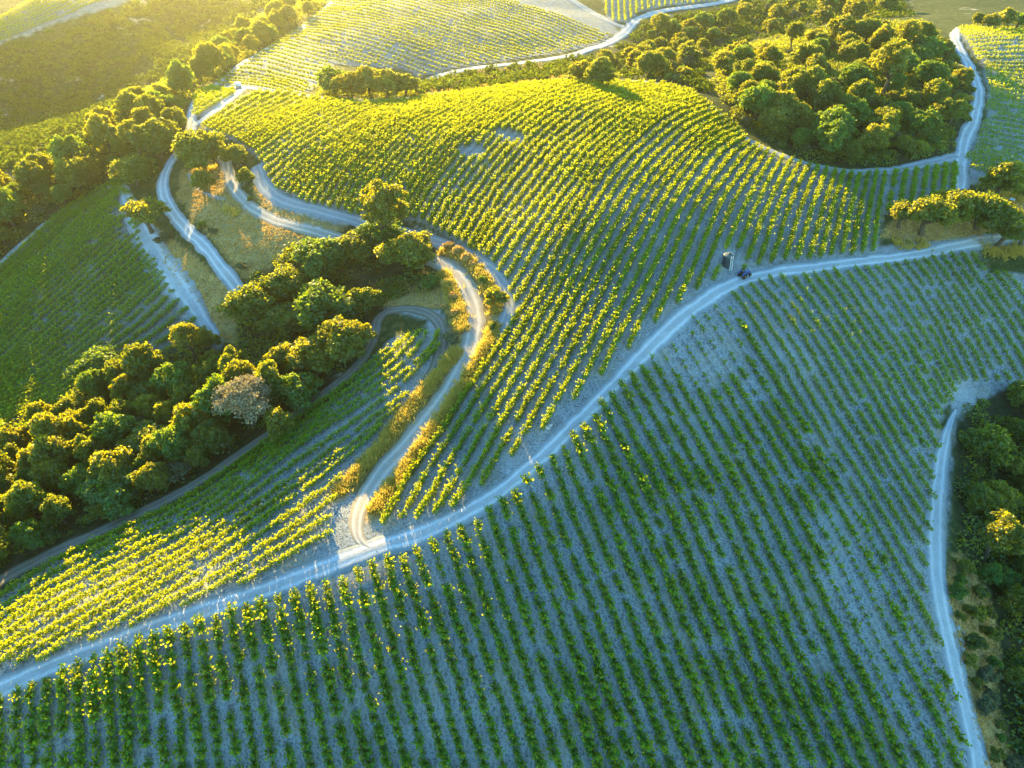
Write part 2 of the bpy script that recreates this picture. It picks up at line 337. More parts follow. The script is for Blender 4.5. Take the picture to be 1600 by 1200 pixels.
# ------------------------------------------------------------------ the hills (one sheet)
def build_terrain():
    ys = np.r_[-700, -400, np.arange(-240, 18, 12.0), 18*np.exp(np.arange(0, math.log(640/18), .0068)), np.linspace(660, 3000, 14)]
    s = np.r_[-9, -5, -3, -2, np.linspace(-1.5, 1.5, 500), 2, 3, 5, 9]
    Y, S = np.meshgrid(ys, s, indexing='ij'); X = S*(62+.78*np.maximum(Y, -20)); X = np.clip(X, -3000, 3000)
    Z = ground(X, Y); ny, nx = X.shape
    V = np.stack([X, Y, Z], -1).reshape(-1, 3)
    i = np.arange(ny-1)[:, None]*nx + np.arange(nx-1)[None]; Q = np.stack([i, i+1, i+nx+1, i+nx], -1).reshape(-1, 4)
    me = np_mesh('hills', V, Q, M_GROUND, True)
    # cover weights: red soil, green dry grass, blue leaf litter under trees
    x, y = V[:, 0], V[:, 1]; px, py, d = project(x, y, V[:, 2])
    k = np.clip(1081/d, 2, 14)
    def soft(poly, amp=.9):
        r = np.zeros(len(V))
        for a in range(4):
            jx = vnoise(x+a*91, y-a*57, 2.6)*2*amp*k; jy = vnoise(x-a*37, y+a*83, 2.6)*2*amp*k*.6
            r += inside(px+jx, py+jy, poly)
        return r/4
    frame = (py < 1500) & (y > 5)
    R = np.zeros(len(V))
    for p, k_ in ((FORE, 1), (MID, 1), (LOWER, 1), (LEFT, .5), (WEDGE, 1), (TOP, 1), (RIGHT, 1), (FARR, 1), (FARL, 1)): R = np.maximum(R, soft(p)*k_)
    for p in ([(500,900),(480,860),(-60,1100),(-60,1010)], [(1480,560),(1620,580),(1620,640),(1500,660),(1440,800),(1440,1000),(1500,1230),(1540,1230),(1475,900),(1490,680)],
              [(1090,470),(1200,440),(1520,395),(1540,365),(1370,385),(1100,430)], [(600,820),(760,800),(1130,470),(1100,440),(580,810)],
              [(180,280),(225,340),(280,420),(352,530),(330,560),(250,450),(205,380),(195,300)], [(590,480),(690,485),(705,540),(600,690),(520,790),(510,760),(640,590),(670,500)],
              [(400,270),(430,310),(520,335),(650,352),(760,410),(815,480),(700,650),(590,810),(640,720),(770,520),(790,450),(650,375),(420,330)]): R = np.maximum(R, soft(p, .6))
    for p in ([(455,860),(530,760),(600,790),(610,900),(470,930)], [(560,780),(640,790),(760,780),(700,850),(600,870)]): R = np.maximum(R, soft(p, .5))
    R[~frame] = np.where(y[~frame] < 40, .85, 0)
    G = np.zeros(len(V))
    for p in GRASSES.values(): G = np.maximum(G, soft(p))
    G[~frame] = 0
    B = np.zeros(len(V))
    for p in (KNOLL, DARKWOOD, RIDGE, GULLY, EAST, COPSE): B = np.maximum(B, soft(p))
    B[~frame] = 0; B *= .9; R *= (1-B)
    # orange-tan banks beside the winding road
    for line, w in VERGES:
        L = ground_line(line, 120)
        for a in range(0, len(V), 60000):
            sl = slice(a, a+60000); near = frame[sl] & (y[sl] < 260)
            if not near.any(): continue
            idx = np.where(near)[0]+a
            D = np.min((x[idx][:, None]-L[None, :, 0])**2+(y[idx][:, None]-L[None, :, 1])**2, axis=1)
            G[idx] = np.maximum(G[idx], np.clip(1.6-np.sqrt(D)/w, 0, 1))
    at = me.color_attributes.new('cover', 'FLOAT_COLOR', 'POINT')
    at.data.foreach_set('color', np.stack([R, G, B, np.ones(len(V))], 1).astype(np.float32).ravel())
    o = obj('hillside', me); tag(o, kind='structure')
    return o, V, np.stack([R, G, B], 1)
VERGES = [([(528,772),(560,738),(600,692),(640,642),(668,606),(695,572),(716,545)], 1.7), ([(582,802),(602,770),(640,722),(690,655),(730,590),(760,545),(772,508)], 1.6),
          ([(722,520),(718,490),(706,455),(690,425)], 1.8), ([(690,392),(725,402),(748,425),(768,455),(775,490)], 1.6)]
HILL, HILLV, HILLC = build_terrain()

# ------------------------------------------------------------------ dirt roads and tracks
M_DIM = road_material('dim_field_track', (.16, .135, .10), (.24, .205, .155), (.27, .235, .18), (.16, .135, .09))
M_MID = road_material('blue_grey_dirt_road', (.34, .36, .365), (.46, .475, .475), (.54, .55, .55))
def road(name, line, width, mat, lift=.07, wob=.35, end=None):
    n = 40+int(len(line)*22); L = ground_line(line, n)
    seg = np.linalg.norm(np.diff(L, axis=0), axis=1).sum(); n = max(30, int(seg/.8)); L = resample(L, n)
    t = np.gradient(L, axis=0); t /= np.linalg.norm(t, axis=1)[:, None]; nr = np.stack([-t[:, 1], t[:, 0]], 1)
    w = np.interp(np.linspace(0, 1, n), np.linspace(0, 1, len(width)), width) if hasattr(width, '__len__') else np.full(n, width)
    m = 11; a = np.linspace(-1, 1, m)
    wl = w/2*(1+wob*vnoise(L[:, 0], L[:, 1], 4.0)+wob*.7*vnoise(L[:, 0], L[:, 1], 1.3)); wr = w/2*(1+wob*vnoise(L[:, 0]+50, L[:, 1]+9, 4.0)+wob*.7*vnoise(L[:, 0]+50, L[:, 1]+9, 1.3))
    off = np.where(a[None] < 0, a[None]*wl[:, None], a[None]*wr[:, None])
    X = L[:, 0][:, None]+nr[:, 0][:, None]*off; Y = L[:, 1][:, None]+nr[:, 1][:, None]*off
    edge = np.abs(a)[None]**6
    Z = ground(X, Y)+lift*(1-edge*1.25)+.00035*np.maximum(Y, 0)*(1-edge*.6)+.03*np.cos(a*6.2)[None]*(1-edge)
    V = np.stack([X, Y, Z], -1).reshape(-1, 3); i = np.arange(n-1)[:, None]*m+np.arange(m-1)[None]
    Q = np.stack([i, i+1, i+m+1, i+m], -1).reshape(-1, 4)
    if True:
        e1 = V[Q[0, 1]]-V[Q[0, 0]]; e2 = V[Q[0, 3]]-V[Q[0, 0]]
        if np.cross(e1, e2)[2] < 0: Q = Q[:, ::-1]
    me = np_mesh(name, V, Q, mat, True)
    at = me.color_attributes.new('across', 'FLOAT_COLOR', 'POINT')
    c = np.zeros((n, m, 4)); c[..., 0] = (a[None]+1)/2; c[..., 1] = np.linspace(0, 1, n)[:, None]; c[..., 3] = 1
    at.data.foreach_set('color', c.astype(np.float32).ravel())
    return tag(obj(name, me), kind='structure')
ROADS = [
 ('dirt_road', [(-90,1135),(-40,1098),(0,1078),(100,1035),(200,996),(300,962),(400,927),(480,898),(560,866),(620,845),(680,825),(740,795),(800,755),(850,714),(900,662),(950,612),(1000,562),(1050,510),(1100,470),(1150,441),(1200,427),(1260,418),(1330,411),(1400,403),(1450,394),(1500,383),(1540,376),(1620,372),(1690,372)], [4.2,4.2,4.0,3.8,4.0,4.3,4.3,4.0,3.8,3.6], M_ROAD, .10),
 ('dirt_road', [(590,862),(566,850),(556,832),(558,800),(575,765),(605,728),(640,690),(680,645),(712,595),(736,545),(742,505),(735,462),(715,430),(692,412),(655,398),(600,388),(550,378),(500,365),(450,352),(410,335),(385,318),(365,295),(357,270),(351,250),(335,233),(308,220)], [.8,5.0,5.2,4.4,4.1,3.9,3.9,3.8,3.7,3.6,3.4], M_TAN, .085),
 ('dirt_road', [(525,2),(490,30),(430,70),(380,100),(340,128),(312,150),(301,172),(300,198),(292,220),(270,245),(256,268),(253,300),(268,330),(298,365),(330,400),(362,439),(378,462)], [4.5,4.5,4.2,4.0,3.6,3.6,3.6,3.4], M_ROAD, .075),
 ('dirt_track', [(313,150),(340,136),(380,137),(430,143),(480,150),(520,156),(580,158),(640,154)], 4.5, M_ROAD, .09),
 ('dirt_track', [(300,200),(328,182),(356,158),(380,140)], 3.6, M_ROAD, .085),
 ('dirt_road', [(640,134),(660,127),(700,116),(760,106),(830,97),(890,88),(940,74),(975,54),(987,38),(1003,24),(1040,15),(1090,9),(1140,0),(1160,-8)], [5,5.5,5.5,5.5,5.5], M_ROAD, .10),
 ('dirt_track', [(978,44),(950,34),(925,18),(900,5),(880,-6)], 5.5, M_TRACK, .09),
 ('dirt_track', [(985,126),(1040,133),(1080,148),(1120,178),(1160,213),(1200,236),(1262,257),(1330,270),(1400,268),(1450,258),(1497,246)], [2.6,3,3,3.4,4,4], M_TRACK, .09),
 ('dirt_road', [(1500,318),(1501,290),(1500,255),(1508,218),(1524,182),(1530,150),(1521,112),(1502,82),(1488,58),(1500,43)], [4.6,4.8,4.2,4,3.8,3.6], M_ROAD, .10),
 ('dirt_track', [(1494,640),(1484,662),(1474,700),(1466,760),(1461,830),(1462,900),(1472,960),(1490,1030),(1508,1100),(1526,1180),(1540,1260),(1550,1330)], [.5,2.6,3.4,3.8,4.0,4.2,4.2,4.2], M_MID, .10),
 ('dirt_track', [(188,290),(208,335),(238,390),(272,440),(312,492),(338,526)], [3,5,7,7.5,6,2], M_MID, .08),
 ('dirt_track', [(-60,462),(0,415),(60,360),(120,318),(178,288)], 4.0, M_TRACK, .08),
 ('dirt_track', [(402,258),(408,288),(438,314),(500,332),(560,346),(640,364),(700,382),(758,412),(792,446),(798,480),(780,520),(745,566),(705,618),(655,690),(612,752),(588,800)], [4,4,3.6,3.4,3,2.6,2.4,2.2], M_TRACK, .075),
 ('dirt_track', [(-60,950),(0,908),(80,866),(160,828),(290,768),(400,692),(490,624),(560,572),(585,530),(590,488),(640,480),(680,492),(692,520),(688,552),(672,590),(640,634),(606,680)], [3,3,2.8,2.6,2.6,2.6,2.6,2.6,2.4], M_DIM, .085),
 ('dirt_track', [(295,270),(305,292),(325,305),(352,312)], 1.4, M_TRACK, .06),
]
ROADPTS = []
for nm, ln, w, mt, lf in ROADS:
    road(nm, ln, w, mt, lf)
    ROADPTS.append(np.c_[ground_line(ln, 260), np.full(260, max(w) if hasattr(w, '__len__') else w)])
ROADPTS = np.concatenate(ROADPTS)

# ------------------------------------------------------------------ vines
def quads(C, U, W):
    """leaf faces with centres C and half axes U, W"""
    n = len(C); V = np.stack([C-U-W, C+U-W, C+U+W, C-U+W], 1).reshape(-1, 3); return V, np.arange(4*n).reshape(-1, 4)
def leaf_quads(rng, C, size, up=.0, out=None):
    n = len(C); nrm = rng.normal(size=(n, 3)); nrm[:, 2] += up
    if out is not None: nrm = nrm*.8+out
    nrm /= np.linalg.norm(nrm, axis=1)[:, None]; r = rng.normal(size=(n, 3))
    U = np.cross(nrm, r); U /= np.linalg.norm(U, axis=1)[:, None]; W = np.cross(nrm, U)
    s = size*(.65+.7*rng.random((n, 1)))/2
    return quads(C, U*s, W*s*.85)
def bush_vine(seed, shoots, leaves, size, spread, height, along=1.0, sag=.35):
    """head trained vine: canes arching from a short trunk"""
    rng = np.random.default_rng(seed); C = []
    for k in range(shoots):
        a = 2*math.pi*(k+rng.random()*.9)/shoots; L = .75+.5*rng.random(); rise = .25+.9*rng.random()
        t = np.linspace(.12, 1, leaves)+rng.normal(0, .04, leaves)
        r = spread*L*t; z = .50+height*rise*(t-sag*t*t*1.25)*1.1
        p = np.stack([np.cos(a)*r*along, np.sin(a)*r, z], 1)+rng.normal(0, .07, (leaves, 3)); C.append(p)
    C = np.concatenate(C); C[:, 2] = np.maximum(C[:, 2], .12)
    return leaf_quads(rng, C, size, .5)
def hedge_vine(seed, n, size, length, width, h0, h1, spikes=6):
    """a trellised vine: a narrow upright curtain of leaves with stray shoots on top"""
    rng = np.random.default_rng(seed)
    C = np.stack([(rng.random(n)-.5)*length*1.05, rng.normal(0, width*.36, n), h0+(h1-h0)*rng.random(n)**.75], 1)
    C[:, 1] *= .6+.7*np.sin(np.clip((C[:, 2]-h0)/(h1-h0), 0, 1)*math.pi)**.6
    S = []
    for k in range(spikes):
        b = np.array([(rng.random()-.5)*length, rng.normal(0, width*.3), h1-.1]); dr = np.array([rng.normal(0, .35), rng.normal(0, .55), .5]); m = 4
        S.append(b+dr*np.linspace(.15, .9, m)[:, None]+rng.normal(0, .03, (m, 3)))
    if spikes: C = np.concatenate([C]+S)
    return leaf_quads(rng, C, size, .4)
T_BUSH = [bush_vine(100+i, 17, 8, .27, .86, 1.10, 1.2) for i in range(9)]
T_SMALL = [bush_vine(140+i, 9, 6, .21, .50, .75) for i in range(5)]
T_MID = [hedge_vine(200+i, 92, .25, 1.45, .86, .28, 1.30, 9) for i in range(7)]
T_HEDGE = [hedge_vine(300+i, 90, .22, 1.7, .62, .30, 1.15, 4) for i in range(6)]
T_LUSH = [hedge_vine(340+i, 90, .24, 1.7, .74, .35, 1.30, 6) for i in range(6)]
T_THIN = [hedge_vine(380+i, 120, .19, 1.7, .60, .30, 1.20, 3) for i in range(6)]
T_FAR = [bush_vine(400+i, 13, 6, .34, .58, 1.0, 1.2) for i in range(5)]
T_FARH = [hedge_vine(430+i, 76, .26, 2.0, .62, .30, 1.25, 2) for i in range(5)]
VINE_MESH = [np_mesh('vine_%d' % i, v, q, M_VINE) for i, (v, q) in enumerate(T_BUSH)]
VINE_SMALL = [np_mesh('young_vine_%d' % i, v, q, M_VINE) for i, (v, q) in enumerate(T_SMALL)]
M_HOSE = plain('drip_hose', (.03, .03, .032), .6, .3)

def rows_between(guides, counts, n=120, ext=5.0):
    """rows laid out between traced rows; returns ground polylines, nearest first in order"""
    G = []
    for g in guides:
        P = np.array(g, float); x, y, d, b = pick(P[:, 0], P[:, 1]); L = np.stack([x, y], 1)
        a = L[0]-L[1]; a /= np.linalg.norm(a); c = L[-1]-L[-2]; c /= np.linalg.norm(c)
        L = np.vstack([L[0]+a*ext, L, L[-1]+c*ext]); G.append(smooth_line(L, n, 2))
    out = []
    for i in range(len(G)-1):
        k = counts[i]
        if k is None:
            gap = np.median(np.linalg.norm(G[i+1][20:-20]-G[i][20:-20], axis=1)); k = max(1, int(round(gap/2.35)))
        for j in range(k): out.append(G[i]+(G[i+1]-G[i])*j/k)
    out.append(G[-1]); return out
ROWS = []        # (block, order, points x y, heading)
def block(name, guides, counts, poly, step, n=120, ext=5.0):
    rows = rows_between(guides, counts, n, ext); k = 0
    for r in rows:
        L = np.linalg.norm(np.diff(r, axis=0), axis=1).sum(); P = resample(r, max(3, int(L/step)))
        z = ground(P[:, 0], P[:, 1]); px, py, d = project(P[:, 0], P[:, 1], z)
        ok = inside(px, py, poly) & (px > -60) & (px < 1660) & (py < 1290)
        idx = np.where(ok)[0]
        if len(idx) < 3: continue
        k += 1; t = np.gradient(P, axis=0); ang = np.arctan2(t[:, 1], t[:, 0])
        ROWS.append(dict(block=name, order=k, P=P[idx], z=z[idx], a=ang[idx], px=px[idx], py=py[idx], d=d[idx], cont=np.diff(idx)))
FG = [[(5,1095),(4,1150),(4,1197)], [(194,1017),(200,1110),(207,1197)], [(411,950),(435,1075),(456,1197)], [(535,907),(575,1085),(605,1192)], [(628,867),(682,1052),(725,1192)],
      [(802,765),(850,900),(905,1050),(960,1197)], [(958,624),(1000,705),(1050,812),(1087,900),(1150,1050),(1212,1197)], [(1097,491),(1170,600),(1240,715),(1345,905),(1422,1050),(1492,1195)],
      [(1141,458),(1161,484),(1180,512),(1197,539),(1216,567),(1247,623),(1287,692),(1330,760),(1370,830),(1406,900),(1435,952),(1461,1000)],
      [(1304,427),(1324,453),(1337,474),(1367,519),(1394,556),(1420,601),(1440,630),(1462,668)], [(1401,418),(1420,440),(1450,487),(1480,541),(1501,584)], [(1501,396),(1529,444),(1568,494),(1598,541),(1620,580)], [(1575,435),(1600,465),(1650,540)]]
block('fore', FG, [8, 9, 5, 4, 8, 9, 10, 3, 10, 6, 7, 3], FORE, 1.22, ext=9.0)
MG = [[(605,808),(622,780),(635,750),(661,716),(695,671),(723,624),(738,604),(771,557),(790,527),(809,495),(828,469),(844,442),(856,424),(880,378),(908,333),(927,298),(951,264),(978,234),(1011,204),(1049,179),(1099,164)],
      [(719,776),(760,710),(794,645),(824,600),(844,562),(871,517),(889,482),(921,426),(948,380),(975,333),(998,296),(1022,266),(1049,237),(1079,211),(1114,192),(1131,187)],
      [(901,617),(925,566),(944,536),(961,499),(979,467),(1000,424),(1018,384),(1034,352),(1056,312),(1079,277),(1103,243),(1131,223),(1143,218)],
      [(1032,486),(1047,454),(1060,428),(1074,390),(1092,349),(1111,309),(1136,279),(1160,246),(1178,234)],
      [(1116,434),(1130,398),(1146,360),(1165,320),(1185,282),(1209,244)],
      [(1206,406),(1217,377),(1224,347),(1236,319),(1247,289),(1262,263)],
      [(1264,404),(1271,379),(1279,351),(1286,323),(1296,299),(1302,276)],
      [(1363,389),(1369,342),(1376,300),(1381,276)],
      [(1480,340),(1486,310),(1489,280),(1489,262)]]
ML = [[(318,200),(336,187),(356,174),(375,163),(394,154),(405,148)], [(369,217),(390,204),(412,191),(435,180),(459,169),(484,157)], [(399,236),(420,223),(442,208),(465,195),(487,184),(531,167)],
      [(429,289),(456,264),(487,238),(527,212),(568,187),(600,172),(660,155)], [(529,328),(549,289),(576,255),(600,229),(637,198),(684,172),(731,153),(756,146)],
      [(650,337),(669,302),(701,262),(727,232),(763,200),(802,174),(847,151),(900,133)],
      [(737,384),(759,345),(780,311),(802,281),(831,249),(862,215),(900,187),(936,168),(981,151),(1045,138)], MG[0]]
block('dome', ML + MG[1:], [6, 6, 6, 10, 11, 8, 9, 4, 4, 3, 3, 4, 3, 6, 7], MID, 1.0)
LG = [[(-60,985),(0,940),(52,905),(115,867),(200,830),(290,788),(350,745),(414,698),(460,662),(520,618),(548,598),(590,564)],
      [(-60,1055),(0,1005),(60,965),(125,925),(200,882),(300,830),(390,765),(470,698),(520,664),(592,616),(640,580),(674,546),(684,526)],
      [(-60,1090),(0,1042),(52,1007),(100,977),(200,917),(290,864),(390,800),(470,744),(528,698),(590,652),(632,622)],
      [(60,1038),(102,1012),(170,967),(265,907),(330,868),(400,825),(480,767),(560,702)],
      [(242,960),(307,921),(362,890),(397,868),(440,842),(500,800),(530,775)], [(395,905),(440,880),(480,856),(513,838)]]
block('lower', LG, [4, 2, 2, 2, 2], LOWER, 1.15)
BG = [[(178,285),(142,303),(99,332),(56,370),(0,422),(-50,470)], [(230,362),(211,381),(184,404),(157,426),(126,456),(90,487),(45,528),(0,568),(-50,606)],
      [(255,436),(214,476),(157,530),(112,566),(67,593),(0,622),(-50,640)], [(330,505),(290,535),(240,560),(180,582),(139,600),(106,622),(67,640),(31,652),(0,658),(-50,668)]]
block('left', BG, [15, 8, 6], LEFT, 1.0)
block('wedge', [[(311,182),(345,160),(371,144)], [(306,166),(330,150),(352,139)], [(305,153),(324,142),(334,137)]], [3, 3], WEDGE, 1.5)
TG = [[(333,131),(376,132),(417,139),(450,146)], [(361,109),(414,112),(470,127),(500,140)], [(420,70),(480,78),(530,90),(600,112),(650,128)], [(470,37),(540,48),(620,66),(700,92),(760,112)],
      [(510,8),(600,22),(700,48),(800,78),(850,97)], [(580,-10),(650,-4),(760,24),(860,60),(910,82)], [(720,-10),(800,4),(880,28),(960,60)]]
block('top', TG, [5, 8, 8, 8, 8, 8], TOP, 2.0)
RG = [[(1490,47),(1550,45),(1690,50)], [(1530,100),(1600,102),(1690,108)], [(1538,150),(1600,156),(1690,170)], [(1520,210),(1600,228),(1690,250)], [(1505,262),(1600,290),(1690,318)]]
block('right', RG, [11, 9, 10, 8], RIGHT, 1.8)
block('farright', [[(948,34),(946,-12)], [(1030,14),(1030,-12)], [(1116,3),(1122,-12)]], [9, 10], FARR, 2.0)
block('farleft', [[(-50,50),(20,22),(70,-8)], [(-50,84),(20,58),(100,28),(200,-4)]], [9], FARL, 2.0)
print('rows', len(ROWS), time.time()-T0)

WHERE = {'fore': 'on the shaded front slope', 'dome': 'on the sunlit dome', 'lower': 'beside the gully wood', 'left': 'in the dark lower field', 'wedge': 'in the triangular plot',
         'top': 'on the pale hilltop field', 'right': 'behind the hilltop wood', 'farright': 'on the far strip', 'farleft': 'on the far spur'}
SIDE = {'fore': 'from its left end', 'dome': 'from its upper left corner', 'lower': 'down from the trees', 'left': 'down from its top', 'wedge': 'from its lower edge', 'top': 'up from the junction', 'right': 'down from the far oaks', 'farright': 'from the left', 'farleft': 'from the top'}
GROUP = {'fore': 'vine rows of the shaded front slope', 'dome': 'vine rows of the sunlit dome', 'lower': 'vine rows beside the gully wood', 'left': 'vine rows of the lower left field', 'wedge': 'vine rows of the triangular plot',
         'top': 'vine rows of the hilltop field', 'right': 'vine rows behind the hilltop wood', 'farright': 'vine rows of the far strip', 'farleft': 'vine rows of the far spur'}
def look(r):
    if r['block'] == 'fore':
        o = r['order']
        return 'clumpy bush vine row' if o < 46 else ('thin gappy vine row' if o < 57 else 'narrow unbroken vine row')
    n = len(r['P']); return {'dome': 'gold-lit vine row', 'lower': 'green vine row', 'left': 'dark vine row', 'top': 'dotted vine row', 'right': 'yellow-green vine row'}.get(r['block'], 'vine row')
def merge(tpl, r, sx=1., keep=None, jit=.05, wide=1.):
    """all plants of one row in one mesh"""
    rng = np.random.default_rng(int(abs(r['P'][0, 0])*131+abs(r['P'][0, 1])*17)); VS = []; QS = []; b = 0
    for i in range(len(r['P'])):
        if keep is not None and not keep[i]: continue
        v, q = tpl[rng.integers(len(tpl))]; s = (.86+.28*rng.random())*sx*(1+.25*vnoise(r['P'][i, 0], r['P'][i, 1], 14.))
        a = r['a'][i]+(math.pi if rng.random() < .5 else 0)+rng.normal(0, .08); c, sn = math.cos(a), math.sin(a)
        w = v*np.array([1, wide, 1])*s; x = w[:, 0]*c-w[:, 1]*sn; y = w[:, 0]*sn+w[:, 1]*c
        ox, oy = r['P'][i]+rng.normal(0, jit, 2); VS.append(np.stack([x+ox, y+oy, w[:, 2]+r['z'][i]], 1)); QS.append(q+b); b += len(v)
    if not VS: return None
    return np.concatenate(VS), np.concatenate(QS)
def spine(r, keep, origin, stakes=True):
    """drip hose, stakes and the gnarled stems of one row, as one mesh"""
    m = MB(); P = np.c_[r['P'], r['z']]-origin; runs = np.split(np.arange(len(P)), np.where(r['cont'] > 1)[0]+1)
    for q in runs:
        if len(q) < 2: continue
        m.tube([P[i]+(0, 0, .42) for i in q], .018, 4, m=0)
    for i in range(len(P)):
        if keep[i]: m.tube([P[i]+(0, 0, -.08), P[i]+(.03, .02, .32), P[i]+(0, 0, .58)], [.06, .045, .05], 5, m=1)
    return m.mesh('row_spine', M_HOSE, M_VWOOD)
# the 300 rows that show largest are things; the far rest is one mass
for r in ROWS: r['show'] = (np.hypot(np.ptp(r['px']), np.ptp(r['py']))+4)*1081/np.median(r['d'])
order = sorted(range(len(ROWS)), key=lambda i: -ROWS[i]['show']); BIG = set(order[:300])
restV, restQ, rb = [], [], 0; nv = 0
for i, r in enumerate(ROWS):
    blk = r['block']; rng = np.random.default_rng(9000+i); n = len(r['P']); keep = rng.random(n) > .04
    if blk == 'fore':
        o = r['order']
        gap = vnoise(r['P'][:, 0], r['P'][:, 1], 9.)+.5*vnoise(r['P'][:, 0], r['P'][:, 1], 3.)
        if o < 57: keep &= gap > -.60
        bare = inside(r['px'], r['py'], [(1000,560),(1090,480),(1140,455),(1150,500),(1170,560),(1110,620),(1060,590)]); keep &= ~(bare & (rng.random(n) < .3))
        weak = inside(r['px'], r['py'], [(1260,760),(1330,770),(1420,900),(1500,1100),(1500,1200),(1440,1200),(1300,930)])
        tpl = T_THIN if o >= 57 else None
    else:
        gap = vnoise(r['P'][:, 0]+200, r['P'][:, 1], 7.); keep &= gap > -.54
        if blk == 'dome':
            hole = inside(r['px'], r['py'], [(760,212),(800,205),(828,216),(800,226)]) | inside(r['px'], r['py'], [(712,235),(745,228),(762,240),(735,250)]); keep &= ~hole
            keep &= ~inside(r['px'], r['py'], [(1128,392),(1150,388),(1170,412),(1150,430),(1120,428)])
        if blk == 'left': keep &= ~(inside(r['px'], r['py'], [(190,300),(215,330),(205,372),(180,360),(172,330)]) & (rng.random(n) < .6))
        tpl = {'dome': T_MID, 'lower': T_LUSH, 'left': T_HEDGE, 'wedge': T_LUSH, 'top': T_FAR, 'right': T_FARH, 'farright': T_FARH, 'farleft': T_FARH}[blk]
        if blk == 'dome' and np.median(r['px']) > 1150: tpl = T_LUSH
    if keep.sum() < 2: keep[:] = True
    if i not in BIG:
        g = merge(tpl or T_HEDGE, r, keep=keep)
        restV.append(g[0]); restQ.append(g[1]+rb); rb += len(g[0]); continue
    c0 = n//2; org = np.array([r['P'][c0, 0], r['P'][c0, 1], r['z'][c0]])
    lab = '%s %s, %s %s' % (look(r), WHERE[blk], ordinal(r['order']), SIDE[blk])
    root = obj('vine_row', spine(r, keep, org), None, org); tag(root, lab, 'vine row', GROUP[blk])
    if blk == 'fore' and r['order'] < 57:
        for j in range(n):
            if not keep[j]: continue
            small = weak[j] and rng.random() < .7 or bare[j] or rng.random() < .06
            o = bpy.data.objects.new('vine', (VINE_SMALL if small else VINE_MESH)[rng.integers(5 if small else len(VINE_MESH))]); COL.objects.link(o); o.parent = root
            s = (.84+.40*rng.random())*(1+.35*vnoise(r['P'][j, 0], r['P'][j, 1], 11.)); jx, jy = rng.normal(0, .10, 2)
            o.location = (r['P'][j, 0]-org[0]+jx, r['P'][j, 1]-org[1]+jy, r['z'][j]-org[2]); o.rotation_euler = (0, 0, r['a'][j]+(math.pi if rng.random() < .5 else 0)+rng.normal(0, .12)); o.scale = (s*1.02, s*(.66+.18*rng.random()), s*(.9+.25*rng.random())); nv += 1
    else:
        g = merge(tpl or T_HEDGE, r, keep=keep, wide={'dome': .70, 'lower': .55, 'left': .95, 'fore': .78, 'right': .62, 'farright': .7}.get(blk, .85) if tpl is not T_LUSH or blk == 'lower' else .8)
        f = obj('foliage', np_mesh('foliage', g[0]-org, g[1], M_VINE), root)
if restV: tag(obj('far_vine_rows', np_mesh('far_vine_rows', np.concatenate(restV), np.concatenate(restQ), M_VINE)), 'faint distant vine rows on the far fields', 'vine rows', kind='stuff')
from mathutils.kdtree import KDTree
RP = np.concatenate([r['P'] for r in ROWS]); kd = KDTree(len(RP))
for i, p in enumerate(RP): kd.insert((p[0], p[1], 0), i)
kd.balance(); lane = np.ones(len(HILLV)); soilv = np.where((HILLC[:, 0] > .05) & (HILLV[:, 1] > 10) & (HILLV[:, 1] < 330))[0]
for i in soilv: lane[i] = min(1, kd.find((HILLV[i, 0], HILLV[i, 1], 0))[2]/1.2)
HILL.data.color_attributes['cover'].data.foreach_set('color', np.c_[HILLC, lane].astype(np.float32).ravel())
print('vines', nv, 'rest rows', len(ROWS)-len(BIG), time.time()-T0)

# ------------------------------------------------------------------ trees
def crown_arrays(seed, W, H, puffs, leaves, size, h0=.30, flat=.8, loose=0.0, pr=(.16, .27)):
    """leaf clumps spread through an uneven crown W wide, from h0*H up to H"""
    rng = np.random.default_rng(seed); R = W/2; zc = H*(h0+1)/2; rz = H*(1-h0)/2; VS = []; QS = []; b = 0; cent = []
    for k in range(puffs):
        for _ in range(30):
            d = rng.normal(size=3); d /= np.linalg.norm(d)
            if d[2] < -.55: continue
            rr = (.45+.55*rng.random()**.6); c = np.array([d[0]*R*rr*.86, d[1]*R*rr*.86, zc+d[2]*rz*rr*flat])
            lob = 1+.30*math.sin(3*math.atan2(d[1], d[0])+seed)+.18*math.sin(5*math.atan2(d[1], d[0])+2*seed); c[:2] *= lob*.85
            if all(np.linalg.norm(c-q) > R*.20 for q in cent) or _ == 29: break
        cent.append(c); r = R*(pr[0]+(pr[1]-pr[0])*rng.random())*1.25
        n = int(leaves*(.7+.6*rng.random())); dd = rng.normal(size=(n, 3)); dd[:, 2] = np.abs(dd[:, 2])*1.0-.35*rng.random(n); dd /= np.linalg.norm(dd, axis=1)[:, None]
        rad = r*(.55+.5*rng.random((n, 1))**.6)*(1+.25*rng.normal(size=(n, 1))*(.5+loose)); P = c+dd*rad*np.array([1, 1, .78])
        v, q = leaf_quads(rng, P, size, .25, dd); VS.append(v); QS.append(q+b); b += len(v)
    return np.concatenate(VS), np.concatenate(QS), cent
def trunk_mesh(seed, W, H, cent, lean=.06, thick=1.0):
    rng = np.random.default_rng(seed+5); m = MB(); r0 = .045*W*thick; fork = H*.30
    top = np.array([rng.normal(0, lean*H), rng.normal(0, lean*H), fork])
    m.tube([(0, 0, -.6), (0, 0, .02), tuple(top*.5+(0, 0, 0)), tuple(top)], [r0*1.7, r0*1.25, r0*.95, r0*.85], 9)
    for c in [cent[i] for i in rng.permutation(len(cent))[:9]]:
        mid = top*.45+c*.55+rng.normal(0, .03*W, 3); m.tube([tuple(top-(0, 0, .05)), tuple(top*.7+mid*.3+(0, 0, .1)), tuple(mid), tuple(c)], [r0*.55, r0*.45, r0*.28, r0*.08], 6)
    return m.mesh('trunk', M_BARK, smooth=True)
KIND = {}
